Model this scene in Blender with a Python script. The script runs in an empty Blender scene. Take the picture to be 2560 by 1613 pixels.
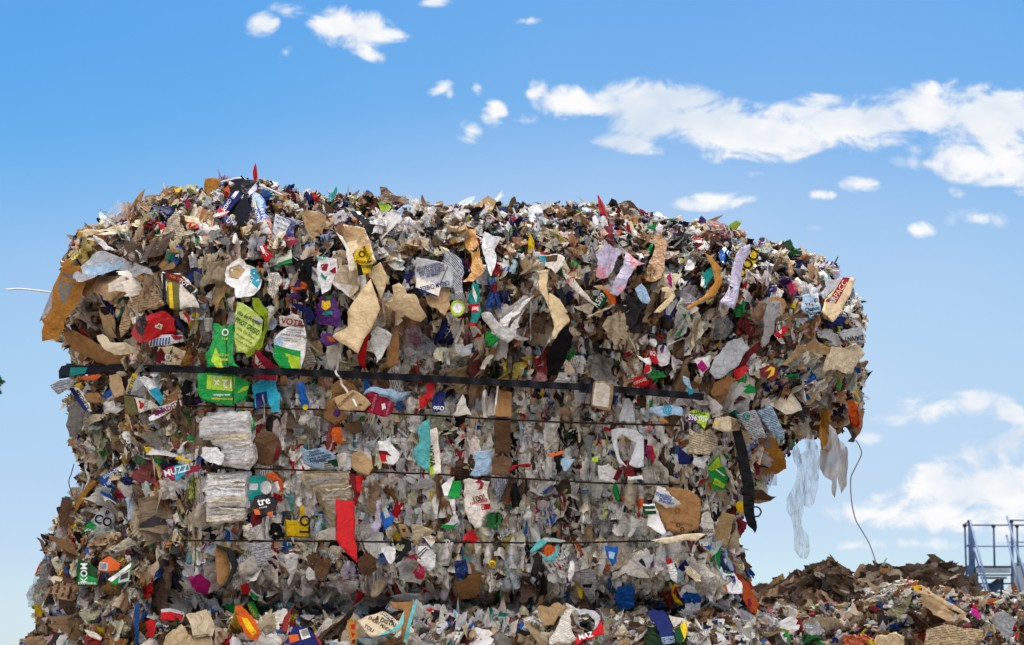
import bpy, bmesh, math, random
import numpy as np
from mathutils import Vector
S = bpy.context.scene
COL = S.collection
# ------------------------------------------------------------------ camera
F_PX = 4500.0; CAM_Z = 1.6
PITCH = math.atan((1740 - 806.5) / F_PX)
cd = bpy.data.cameras.new('camera'); cam = bpy.data.objects.new('camera', cd); COL.objects.link(cam)
cam.location = (0, 0, CAM_Z); cam.rotation_euler = (math.pi / 2 + PITCH, 0, 0)
cd.lens = 36 * F_PX / 2560; cd.sensor_width = 36; cd.clip_end = 5000; cd.clip_start = 0.1
cd.dof.use_dof = True; cd.dof.focus_distance = 4.7; cd.dof.aperture_fstop = 14
S.camera = cam
CP, SP = math.cos(PITCH), math.sin(PITCH)
def P(px, py, Y):
    """world point seen at photo pixel (px, py) and standing Y metres out"""
    dx = (np.asarray(px, float) - 1280) / F_PX; dy = (806.5 - np.asarray(py, float)) / F_PX
    wy = CP - dy * SP; wz = SP + dy * CP; t = Y / wy
    return np.stack([dx * t, Y + 0 * dx, CAM_Z + wz * t], -1)
# ------------------------------------------------------------------ world
SUN_EL, SUN_AZ = math.radians(53), math.radians(8)
W = bpy.data.worlds.new('World'); S.world = W; W.use_nodes = True
nt = W.node_tree; nt.nodes.clear()
def N(tree, t, **kw):
    n = tree.nodes.new(t)
    for k, v in kw.items():
        if k == 'inp':
            for a, b in v.items(): n.inputs[a].default_value = b
        else: setattr(n, k, v)
    return n
def math_(tree, op, a, b=None, c=None, clamp=False):
    n = tree.nodes.new('ShaderNodeMath'); n.operation = op; n.use_clamp = clamp
    for i, x in enumerate((a, b, c)):
        if x is None: continue
        if isinstance(x, (int, float)): n.inputs[i].default_value = x
        else: tree.links.new(x, n.inputs[i])
    return n.outputs[0]
sky = N(nt, 'ShaderNodeTexSky', sky_type='NISHITA', sun_disc=False, sun_elevation=SUN_EL, sun_rotation=SUN_AZ,
        air_density=1.0, dust_density=0.35, ozone_density=2.5, altitude=100)
hs = N(nt, 'ShaderNodeHueSaturation', inp={'Saturation': 1.25, 'Value': 1.0})
nt.links.new(sky.outputs[0], hs.inputs['Color'])
def sky_grade(src):
    """the film response of the sky, one curve a channel"""
    sc_ = N(nt, 'ShaderNodeVectorMath', operation='SCALE', inp={'Scale': .1}); nt.links.new(src, sc_.inputs[0])
    cu = N(nt, 'ShaderNodeRGBCurve')
    for ch, pts in enumerate(SKY_CURVE):
        c = cu.mapping.curves[ch]; c.points[0].location = (0, 0); c.points[1].location = (1, pts[-1][1])
        for q in pts: c.points.new(*q)
    cu.mapping.use_clip = False; cu.mapping.update(); nt.links.new(sc_.outputs[0], cu.inputs['Color'])
    s2 = N(nt, 'ShaderNodeVectorMath', operation='SCALE', inp={'Scale': 10.}); nt.links.new(cu.outputs[0], s2.inputs[0]); return s2.outputs[0]
SKY_CURVE = [[(.05, .02), (.168, .078), (.20, .14), (.23, .21), (.30, .265), (.40, .315), (.55, .37), (.75, .45)],
             [(.1, .08), (.34, .267), (.40, .33), (.45, .385), (.53, .43), (.65, .46), (.78, .50), (.89, .57)],
             [(.1, .12), (.50, .52), (.66, .588), (.74, .605), (.82, .62), (.90, .635)]]
tc = N(nt, 'ShaderNodeTexCoord'); sx = N(nt, 'ShaderNodeSeparateXYZ'); nt.links.new(tc.outputs['Generated'], sx.inputs[0])
ysafe = math_(nt, 'MAXIMUM', sx.outputs[1], 0.15)
uu = math_(nt, 'DIVIDE', sx.outputs[0], ysafe); vv = math_(nt, 'DIVIDE', sx.outputs[2], ysafe)
cv = N(nt, 'ShaderNodeCombineXYZ'); nt.links.new(uu, cv.inputs[0]); nt.links.new(vv, cv.inputs[1])
def uv_of(px, py):
    p = P(px, py, 1.0); return float(p[0]), float(p[2] - CAM_Z)
# cloud masses as they hang in the sky: centre, half width, half height (photo pixels), turn, weight
CLOUDS = [(650,58,50,38,0,.9),(715,130,26,34,25,.55),(740,20,90,30,0,.45),(880,72,110,62,12,1.1),(915,118,60,30,38,.8),(975,85,62,30,10,.75),
 (1085,5,50,18,0,.9),(1330,52,50,14,-5,.5),(1110,215,50,26,-20,.6),(1125,238,22,36,0,.5),(1235,285,38,40,-20,.7),(1175,335,36,42,-15,.7),
 (1190,225,20,26,0,.4),(1345,225,42,36,20,.5),(1310,300,50,24,0,.3),
 (1480,262,140,52,4,1.15),(1640,255,190,62,0,1.2),(1700,300,260,72,3,1.2),(1570,355,120,32,8,.7),(1900,340,280,62,0,1.15),(2010,275,120,42,-6,.9),(2140,310,210,70,-3,1.2),
 (2330,280,150,75,0,1.2),(2330,225,70,45,-15,.9),(2480,300,200,90,0,1.3),(2440,395,170,70,6,1.0),(2560,430,90,60,15,1.0),(2330,410,110,26,6,.7),(1830,390,180,26,3,.6),
 (1790,502,105,26,-5,.95),(1905,432,50,18,0,.5),(2050,488,45,16,0,.6),(2150,462,55,24,4,.8),(2030,570,35,14,0,.4),(2210,580,20,14,0,.5),(2305,575,40,24,0,.75),(2380,550,40,30,-20,.6),(2440,545,80,34,6,.75),
 (2400,490,40,22,30,.4),
 (2370,1020,170,42,-3,.9),(2430,1010,80,36,-8,1.0),(2230,1045,70,24,0,.6),(2520,1040,70,34,5,1.0),(2160,1100,60,22,-8,.5),
 (2430,1130,120,60,-28,1.0),(2540,1110,90,60,0,1.1),(2300,1225,150,60,-25,1.0),(2470,1230,180,70,0,1.1),(2360,1290,260,45,0,1.05),(2180,1285,140,34,4,.8),(2130,1365,110,20,0,.8),(2300,1360,120,22,0,.6),(2520,1300,120,60,0,.9),(2560,1180,60,50,0,.8)]
fld = None
for cx, cy, rx, ry, rot, wgt in CLOUDS:
    u0, v0 = uv_of(cx, cy)
    m = N(nt, 'ShaderNodeMapping', vector_type='TEXTURE')
    m.inputs['Location'].default_value = (u0, v0, 0); m.inputs['Rotation'].default_value = (0, 0, math.radians(-rot))
    m.inputs['Scale'].default_value = (rx * 1.35 / F_PX, ry * 1.35 / F_PX, 1)
    nt.links.new(cv.outputs[0], m.inputs['Vector'])
    g = N(nt, 'ShaderNodeTexGradient', gradient_type='SPHERICAL'); nt.links.new(m.outputs[0], g.inputs[0])
    x = math_(nt, 'MULTIPLY', g.outputs['Fac'], (wgt * 1.12 + .12) * (.84 if cy > 990 else 1.))
    if fld is None: fld = x
    else:
        fld = math_(nt, 'SMOOTH_MAX', fld, x, 0.12)
def wnoise(scale, det, rough, dist=0.0, off=0.0):
    mp = N(nt, 'ShaderNodeMapping'); mp.inputs['Location'].default_value = (off, off * .7, off * .3); mp.inputs['Scale'].default_value = (1, 1.35, 1)
    nt.links.new(cv.outputs[0], mp.inputs['Vector'])
    n = N(nt, 'ShaderNodeTexNoise', inp={'Scale': scale, 'Detail': det, 'Roughness': rough, 'Distortion': dist})
    nt.links.new(mp.outputs[0], n.inputs['Vector']); return n.outputs['Fac']
n1 = wnoise(34, 9, .62, .6); n2 = wnoise(15, 4, .5, .0, 3.3); n3 = wnoise(4.0, 3, .5, .3, 7.7)
dens = math_(nt, 'ADD', fld, math_(nt, 'MULTIPLY', math_(nt, 'SUBTRACT', n1, .5), 2.9))
mr = N(nt, 'ShaderNodeMapRange', interpolation_type='SMOOTHSTEP'); nt.links.new(dens, mr.inputs['Value'])
mr.inputs['From Min'].default_value = .2; mr.inputs['From Max'].default_value = .95
gate = N(nt, 'ShaderNodeMapRange', interpolation_type='SMOOTHSTEP'); nt.links.new(fld, gate.inputs['Value'])
gate.inputs['From Min'].default_value = .13; gate.inputs['From Max'].default_value = .36
vf = None
for cx, cy, rx, ry, w_ in [(1250, 620, 1400, 400, .9), (2150, 1000, 1100, 700, .8), (200, 900, 900, 600, .35)]:
    u0, v0 = uv_of(cx, cy); m = N(nt, 'ShaderNodeMapping', vector_type='TEXTURE'); m.inputs['Location'].default_value = (u0, v0, 0); m.inputs['Scale'].default_value = (rx / F_PX, ry / F_PX, 1)
    nt.links.new(cv.outputs[0], m.inputs['Vector']); g = N(nt, 'ShaderNodeTexGradient', gradient_type='SPHERICAL'); nt.links.new(m.outputs[0], g.inputs[0])
    x = math_(nt, 'MULTIPLY', g.outputs['Fac'], w_); vf = x if vf is None else math_(nt, 'SMOOTH_MAX', vf, x, .2)
veil = math_(nt, 'ADD', math_(nt, 'MULTIPLY', math_(nt, 'SUBTRACT', n3, .42, clamp=True), .05), math_(nt, 'MULTIPLY', vf, math_(nt, 'MULTIPLY', n3, .62)), clamp=True)
cloud = math_(nt, 'MULTIPLY', mr.outputs[0], gate.outputs[0])
cr = N(nt, 'ShaderNodeMapRange'); nt.links.new(n2, cr.inputs['Value'])
cr.inputs['From Min'].default_value = .30; cr.inputs['From Max'].default_value = .54
ccol = N(nt, 'ShaderNodeMix', data_type='RGBA'); ccol.inputs[6].default_value = (4.7, 5.4, 6.3, 1); ccol.inputs[7].default_value = (6.9, 6.9, 6.95, 1)
nt.links.new(cr.outputs[0], ccol.inputs[0])
mv = N(nt, 'ShaderNodeMix', data_type='RGBA'); nt.links.new(veil, mv.inputs[0]); nt.links.new(sky_grade(hs.outputs[0]), mv.inputs[6]); mv.inputs[7].default_value = (6.2, 6.4, 6.7, 1)
mx = N(nt, 'ShaderNodeMix', data_type='RGBA'); nt.links.new(cloud, mx.inputs[0]); nt.links.new(mv.outputs[2], mx.inputs[6]); nt.links.new(ccol.outputs[2], mx.inputs[7])
bg = N(nt, 'ShaderNodeBackground'); bg.inputs['Strength'].default_value = 0.1
# added bright clouds, unseen behind the camera, to light the shaded bale face
nb = N(nt, 'ShaderNodeTexNoise', inp={'Scale': 3.2, 'Detail': 7., 'Roughness': .6}); nt.links.new(tc.outputs['Generated'], nb.inputs['Vector'])
cb = N(nt, 'ShaderNodeMapRange', interpolation_type='SMOOTHSTEP'); nt.links.new(nb.outputs['Fac'], cb.inputs['Value'])
cb.inputs['From Min'].default_value = .36; cb.inputs['From Max'].default_value = .50
yb = math_(nt, 'MULTIPLY', math_(nt, 'SUBTRACT', -0.05, sx.outputs[1], clamp=True), 6., clamp=True)
zb_ = math_(nt, 'MULTIPLY', math_(nt, 'SUBTRACT', sx.outputs[2], .30, clamp=True), 5., clamp=True)
fb = math_(nt, 'MULTIPLY', math_(nt, 'MULTIPLY', cb.outputs[0], yb), zb_)
my = N(nt, 'ShaderNodeMix', data_type='RGBA'); nt.links.new(fb, my.inputs[0]); nt.links.new(mx.outputs[2], my.inputs[6]); my.inputs[7].default_value = (26.5, 24.8, 22.6, 1)
nt.links.new(my.outputs[2], bg.inputs[0])
wo = N(nt, 'ShaderNodeOutputWorld'); nt.links.new(bg.outputs[0], wo.inputs[0])
# ------------------------------------------------------------------ sun
sl = bpy.data.lights.new('sun', 'SUN'); sl.energy = 5.0; sl.angle = math.radians(.53); sl.color = (1, .95, .87)
so = bpy.data.objects.new('sun', sl); COL.objects.link(so)
sd = Vector((math.sin(SUN_AZ) * math.cos(SUN_EL), math.cos(SUN_AZ) * math.cos(SUN_EL), math.sin(SUN_EL)))
so.rotation_euler = sd.to_track_quat('Z', 'Y').to_euler(); so.location = (0, 0, 20)
S.view_settings.view_transform = 'Standard'; S.view_settings.look = 'None'
S.view_settings.exposure = 0.5; S.view_settings.gamma = 1
S.cycles.max_bounces = 6; S.cycles.transparent_max_bounces = 12; S.cycles.diffuse_bounces = 2
# ------------------------------------------------------------------ colour names (albedo, sRGB 0-255)
PAL = dict(white=(238,238,238), offwhite=(226,219,207), cream=(214,198,166), beige=(214,190,150), tan=(178,148,108), kraft=(150,110,68),
 dkraft=(98,72,50), grey=(134,132,130), lgrey=(180,182,186), dgrey=(66,64,64), black=(24,24,28), red=(190,22,30), crimson=(158,24,58), dred=(105,18,26),
 orange=(208,92,30), yellow=(232,196,26), lime=(172,205,48), pgreen=(186,208,104), green=(24,150,66), dgreen=(22,72,36), teal=(22,138,132), cyan=(96,186,190),
 sky=(170,200,226), blue=(26,96,184), navy=(24,36,98), purple=(84,44,112), pink=(206,142,156), mauve=(192,184,208), ochre=(182,128,52), magenta=(176,28,120), skin=(214,160,120), aqua=(40,160,190), olive=(110,104,60))
def lin(c):
    if isinstance(c, str): c = PAL[c]
    return tuple(((v / 255) / 12.92 if v / 255 <= .04045 else ((v / 255 + .055) / 1.055) ** 2.4) for v in c)
PLIN = {k: np.array(lin(k)) for k in PAL}
# ------------------------------------------------------------------ materials
def mat_new(name):
    m = bpy.data.materials.new(name); m.use_nodes = True; m.node_tree.nodes.clear(); return m, m.node_tree
def paper_mat(name, transl=.18, rough=.75, film=False, crease=.28, bump=.7, grime=.5):
    m, t = mat_new(name); L = t.links.new
    def attr(n): return N(t, 'ShaderNodeAttribute', attribute_name=n)
    c1, c2, par, uvm = attr('col'), attr('col2'), attr('par'), attr('uvm')
    sp = N(t, 'ShaderNodeSeparateXYZ'); L(par.outputs['Vector'], sp.inputs[0])
    sd_ = N(t, 'ShaderNodeVectorMath', operation='SCALE'); L(par.outputs['Vector'], sd_.inputs[0]); 
    cmb = N(t, 'ShaderNodeCombineXYZ'); L(math_(t, 'MULTIPLY', sp.outputs[1], 37.), cmb.inputs[0]); L(math_(t, 'MULTIPLY', sp.outputs[1], 91.), cmb.inputs[1])
    add = N(t, 'ShaderNodeVectorMath', operation='ADD'); L(uvm.outputs['Vector'], add.inputs[0]); L(cmb.outputs[0], add.inputs[1])
    UV = add.outputs[0]
    # printed blocks
    vo = N(t, 'ShaderNodeTexVoronoi', voronoi_dimensions='2D', feature='F1', distance='CHEBYCHEV', inp={'Scale': 34., 'Randomness': .8}); L(UV, vo.inputs['Vector'])
    s3 = N(t, 'ShaderNodeSeparateColor'); L(vo.outputs['Color'], s3.inputs[0])
    blk = math_(t, 'LESS_THAN', s3.outputs[0], sp.outputs[0])
    # rows of small print
    su = N(t, 'ShaderNodeSeparateXYZ'); L(UV, su.inputs[0])
    row = math_(t, 'MULTIPLY', su.outputs[1], 240.); fr = math_(t, 'FRACT', row); on = math_(t, 'LESS_THAN', fr, .42)
    cw = N(t, 'ShaderNodeCombineXYZ'); L(math_(t, 'MULTIPLY', su.outputs[0], 90.), cw.inputs[0]); L(math_(t, 'MULTIPLY', math_(t, 'FLOOR', row), 7.31), cw.inputs[1])
    wn = N(t, 'ShaderNodeTexNoise', noise_dimensions='2D', inp={'Scale': 1., 'Detail': 1.}); L(cw.outputs[0], wn.inputs['Vector'])
    wd = math_(t, 'GREATER_THAN', wn.outputs['Fac'], .43)
    txt = math_(t, 'MULTIPLY', math_(t, 'MULTIPLY', on, wd), sp.outputs[2])
    mix1 = N(t, 'ShaderNodeMix', data_type='RGBA'); L(blk, mix1.inputs[0]); L(c1.outputs['Color'], mix1.inputs[6]); L(c2.outputs['Color'], mix1.inputs[7])
    mix2 = N(t, 'ShaderNodeMix', data_type='RGBA', blend_type='MULTIPLY'); L(txt, mix2.inputs[0]); L(mix1.outputs[2], mix2.inputs[6]); mix2.inputs[7].default_value = (.24, .24, .28, 1)
    # grime
    tco = N(t, 'ShaderNodeTexCoord')
    d1 = N(t, 'ShaderNodeTexNoise', inp={'Scale': 11., 'Detail': 6., 'Roughness': .68, 'Distortion': .4}); L(tco.outputs['Object'], d1.inputs['Vector'])
    d2 = N(t, 'ShaderNodeTexNoise', inp={'Scale': 38., 'Detail': 4., 'Roughness': .5, 'Distortion': 1.6}); L(tco.outputs['Object'], d2.inputs['Vector'])
    dm = math_(t, 'MULTIPLY', d1.outputs['Fac'], d2.outputs['Fac'])
    dr = N(t, 'ShaderNodeMapRange'); L(dm, dr.inputs['Value']); dr.inputs['From Min'].default_value = .20; dr.inputs['From Max'].default_value = .37; dr.inputs['To Max'].default_value = grime
    mix3 = N(t, 'ShaderNodeMix', data_type='RGBA', blend_type='MULTIPLY'); L(dr.outputs[0], mix3.inputs[0]); L(mix2.outputs[2], mix3.inputs[6]); mix3.inputs[7].default_value = (.40, .30, .21, 1)
    # creases: bumped, and the colour darkened along their lines
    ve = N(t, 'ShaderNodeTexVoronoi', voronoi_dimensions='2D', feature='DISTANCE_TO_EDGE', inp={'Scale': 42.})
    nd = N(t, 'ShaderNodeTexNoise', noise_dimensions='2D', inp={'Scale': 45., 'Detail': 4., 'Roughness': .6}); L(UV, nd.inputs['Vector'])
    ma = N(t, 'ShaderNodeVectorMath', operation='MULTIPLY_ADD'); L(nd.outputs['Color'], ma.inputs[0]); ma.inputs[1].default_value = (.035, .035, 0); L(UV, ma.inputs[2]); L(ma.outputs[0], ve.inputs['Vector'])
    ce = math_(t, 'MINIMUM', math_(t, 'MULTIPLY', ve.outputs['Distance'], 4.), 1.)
    ht = math_(t, 'ADD', math_(t, 'MULTIPLY', ce, .6), math_(t, 'MULTIPLY', nd.outputs['Fac'], 1.3))
    bp = N(t, 'ShaderNodeBump', inp={'Strength': bump, 'Distance': .006}); L(ht, bp.inputs['Height'])
    crease_mix = N(t, 'ShaderNodeMix', data_type='RGBA', blend_type='MULTIPLY'); 
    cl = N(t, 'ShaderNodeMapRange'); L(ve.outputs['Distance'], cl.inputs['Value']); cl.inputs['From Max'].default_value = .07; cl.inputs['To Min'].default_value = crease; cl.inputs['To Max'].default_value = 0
    L(cl.outputs[0], crease_mix.inputs[0]); L(mix3.outputs[2], crease_mix.inputs[6]); crease_mix.inputs[7].default_value = (.5, .45, .4, 1)
    colr = crease_mix.outputs[2]
    pb = N(t, 'ShaderNodeBsdfPrincipled', inp={'Roughness': rough, 'Specular IOR Level': .2}); L(colr, pb.inputs['Base Color']); L(bp.outputs[0], pb.inputs['Normal'])
    tr = N(t, 'ShaderNodeBsdfTranslucent'); L(colr, tr.inputs['Color'])
    ms = N(t, 'ShaderNodeMixShader'); ms.inputs[0].default_value = transl; L(pb.outputs[0], ms.inputs[1]); L(tr.outputs[0], ms.inputs[2])
    out = N(t, 'ShaderNodeOutputMaterial')
    if film:
        tp = N(t, 'ShaderNodeBsdfTransparent'); tp.inputs[0].default_value = (.93, .94, .95, 1)
        m2 = N(t, 'ShaderNodeMixShader')
        fa = N(t, 'ShaderNodeMapRange'); L(nd.outputs['Fac'], fa.inputs['Value']); fa.inputs['From Min'].default_value = .35; fa.inputs['From Max'].default_value = .7; fa.inputs['To Min'].default_value = .12; fa.inputs['To Max'].default_value = .55
        fb = math_(t, 'ADD', fa.outputs[0], math_(t, 'MULTIPLY', cl.outputs[0], .6), clamp=True)
        L(fb, m2.inputs[0]); L(tp.outputs[0], m2.inputs[1]); L(ms.outputs[0], m2.inputs[2]); L(m2.outputs[0], out.inputs[0])
        pb.inputs['Roughness'].default_value = .22
    else: L(ms.outputs[0], out.inputs[0])
    return m
M_PAPER = paper_mat('printed_paper', .26); M_CARD = paper_mat('printed_card', .05, .7, crease=.10, bump=.4, grime=.55); M_GLOSS = paper_mat('glossy_card', .05, .3, crease=.12, bump=.5, grime=.6)
M_FILM = paper_mat('clear_film', .75, .25, film=True, crease=.6, grime=.2); M_LEAF = paper_mat('backlit_paper', .45, .8, crease=.15, bump=.5); M_RAG = paper_mat('thin_cloth', .8, .8, crease=.35, bump=.8, grime=.25)
def simple_mat(name, col, rough=.6, metal=0., nscale=30., namt=.35, bump=.3):
    m, t = mat_new(name); L = t.links.new
    tco = N(t, 'ShaderNodeTexCoord'); n = N(t, 'ShaderNodeTexNoise', inp={'Scale': nscale, 'Detail': 6., 'Roughness': .65}); L(tco.outputs['Object'], n.inputs['Vector'])
    mx = N(t, 'ShaderNodeMix', data_type='RGBA'); L(n.outputs['Fac'], mx.inputs[0])
    c = lin(col); mx.inputs[6].default_value = tuple(v * (1 - namt) for v in c) + (1,); mx.inputs[7].default_value = tuple(min(1, v * (1 + namt)) for v in c) + (1,)
    bp = N(t, 'ShaderNodeBump', inp={'Strength': bump, 'Distance': .01}); L(n.outputs['Fac'], bp.inputs['Height'])
    p = N(t, 'ShaderNodeBsdfPrincipled', inp={'Roughness': rough, 'Metallic': metal, 'Specular IOR Level': .15}); L(mx.outputs[2], p.inputs['Base Color']); L(bp.outputs[0], p.inputs['Normal'])
    o = N(t, 'ShaderNodeOutputMaterial'); L(p.outputs[0], o.inputs[0]); return m
M_CORE = simple_mat('packed_core', (34, 28, 24), .9, 0, 40., .6, 1.)  # near-black colour stands in for deep shade in the gaps between scraps
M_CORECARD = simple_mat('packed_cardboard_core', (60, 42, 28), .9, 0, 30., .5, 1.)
M_STRAP = simple_mat('black_strap', (12, 15, 24), .6, 0, 25., .3, .15); M_WIRE = simple_mat('rusty_wire', (48, 36, 30), .6, .5, 60., .5, .2)
M_BLACKCLOTH = simple_mat('black_film', (13, 14, 18), .62, 0, 60., .5, .8); M_CORD = simple_mat('grey_cord', (150, 145, 142), .6)
M_WHITECORD = simple_mat('white_cord', (225, 222, 218), .6)
M_STEEL = simple_mat('painted_blue_grey_steel', (66, 88, 122), .6, .0, 8., .15, .1); M_DSTEEL = simple_mat('dark_steel', (40, 46, 58), .5, .4, 8., .2, .1)
M_PLATE = simple_mat('galvanised_plate', (150, 158, 168), .45, .5, 6., .2, .1)
M_GROUND = simple_mat('packed_gravel', (140, 130, 116), .95, 0, 6., .35, .8)
M_LEAFG = simple_mat('green_leaf', (40, 78, 34), .6, 0, 20., .3); M_BARK = simple_mat('bark', (80, 66, 54), .9, 0, 20., .4, 1.)
# ------------------------------------------------------------------ helpers
def tag(o, label=None, cat=None, group=None, kind=None):
    if label: o['label'] = label
    if cat: o['category'] = cat
    if group: o['group'] = group
    if kind: o['kind'] = kind
    return o
def mesh_obj(name, V, Fc, mat, parent=None, attrs=None, smooth=False):
    me = bpy.data.meshes.new(name); V = np.asarray(V, np.float32)
    if isinstance(Fc, np.ndarray):
        nf, k = Fc.shape
        me.vertices.add(len(V)); me.vertices.foreach_set('co', V.ravel())
        me.loops.add(nf * k); me.loops.foreach_set('vertex_index', Fc.astype(np.int32).ravel())
        me.polygons.add(nf); me.polygons.foreach_set('loop_start', np.arange(0, nf * k, k, dtype=np.int32))
        me.update(calc_edges=True)
    else: me.from_pydata([tuple(map(float, v)) for v in V], [], Fc)
    for an, (ty, arr) in (attrs or {}).items():
        a = me.attributes.new(an, ty, 'POINT'); arr = np.asarray(arr, np.float32)
        if ty == 'FLOAT_COLOR':
            if arr.shape[1] == 3: arr = np.concatenate([arr, np.ones((len(arr), 1), np.float32)], 1)
            a.data.foreach_set('color', arr.ravel())
        else: a.data.foreach_set('vector', arr.ravel())
    if smooth: me.polygons.foreach_set('use_smooth', np.ones(len(me.polygons), bool))
    me.materials.append(mat); o = bpy.data.objects.new(name, me); COL.objects.link(o)
    if parent: o.parent = parent
    return o
def empty(name, loc=(0, 0, 0)):
    o = bpy.data.objects.new(name, None); COL.objects.link(o); o.location = loc; o.empty_display_size = .1; return o
def rebase(o, base):
    """move a mesh's origin to base, its geometry staying where it stands"""
    me = o.data; n = len(me.vertices); a = np.empty(n * 3, np.float32); me.vertices.foreach_get('co', a)
    a = a.reshape(-1, 3) - np.array(base, np.float32); me.vertices.foreach_set('co', a.ravel()); me.update(); o.location = base
def tube(name, pts, r, mat, parent=None, seg=6, flat=1.0, taper=False):
    pts = [Vector(p) for p in pts]; V = []; Fc = []
    for i, p in enumerate(pts):
        d = (pts[min(i + 1, len(pts) - 1)] - pts[max(i - 1, 0)]).normalized()
        a = d.cross(Vector((0, 1, 0))); 
        if a.length < .1: a = d.cross(Vector((1, 0, 0)))
        a.normalize(); b = d.cross(a).normalized(); rr = r * (1 - .8 * i / (len(pts) - 1)) if taper else r
        for k in range(seg):
            an = 2 * math.pi * k / seg; V.append(p + a * math.cos(an) * rr + b * math.sin(an) * rr * flat)
    for i in range(len(pts) - 1):
        for k in range(seg):
            Fc.append((i * seg + k, i * seg + (k + 1) % seg, (i + 1) * seg + (k + 1) % seg, (i + 1) * seg + k))
    Fc.append(tuple(range(seg))[::-1]); Fc.append(tuple((len(pts) - 1) * seg + k for k in range(seg)))
    return mesh_obj(name, V, Fc, mat, parent, smooth=True)
def spline(pts, n=12):
    """Catmull-Rom through the points"""
    q = [np.array(p, float) for p in pts]; q = [2 * q[0] - q[1]] + q + [2 * q[-1] - q[-2]]; out = []
    for i in range(1, len(q) - 2):
        for k in range(n):
            t = k / n; a, b, c, d = q[i - 1], q[i], q[i + 1], q[i + 2]
            out.append(.5 * (2 * b + (c - a) * t + (2 * a - 5 * b + 4 * c - d) * t * t + (3 * b - a - 3 * c + d) * t ** 3))
    out.append(q[-2]); return out
def vnoise(x, y, scale, seed):
    r = np.random.default_rng(seed).random((64, 64)); x = np.asarray(x) / scale; y = np.asarray(y) / scale
    xi = np.floor(x).astype(int); yi = np.floor(y).astype(int); fx = x - xi; fy = y - yi
    fx = fx * fx * (3 - 2 * fx); fy = fy * fy * (3 - 2 * fy); g = lambda a, b: r[a % 64, b % 64]
    return (g(xi, yi) * (1 - fx) + g(xi + 1, yi) * fx) * (1 - fy) + (g(xi, yi + 1) * (1 - fx) + g(xi + 1, yi + 1) * fx) * fy - .5
def inpoly(px, py, poly):
    px = np.asarray(px, float); py = np.asarray(py, float); c = np.zeros(px.shape, bool); n = len(poly)
    for i in range(n):
        x1, y1 = poly[i]; x2, y2 = poly[i - 1]
        if y1 == y2: continue
        c ^= ((y1 > py) != (y2 > py)) & (px < (x2 - x1) * (py - y1) / (y2 - y1) + x1)
    return c
def edist(px, py, poly):
    d = np.full(np.shape(px), 1e9); n = len(poly)
    for i in range(n):
        a = np.array(poly[i - 1], float); b = np.array(poly[i], float); e = b - a; L2 = max(e @ e, 1e-9)
        t = np.clip(((px - a[0]) * e[0] + (py - a[1]) * e[1]) / L2, 0, 1)
        d = np.minimum(d, np.hypot(px - a[0] - t * e[0], py - a[1] - t * e[1]))
    return d
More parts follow.
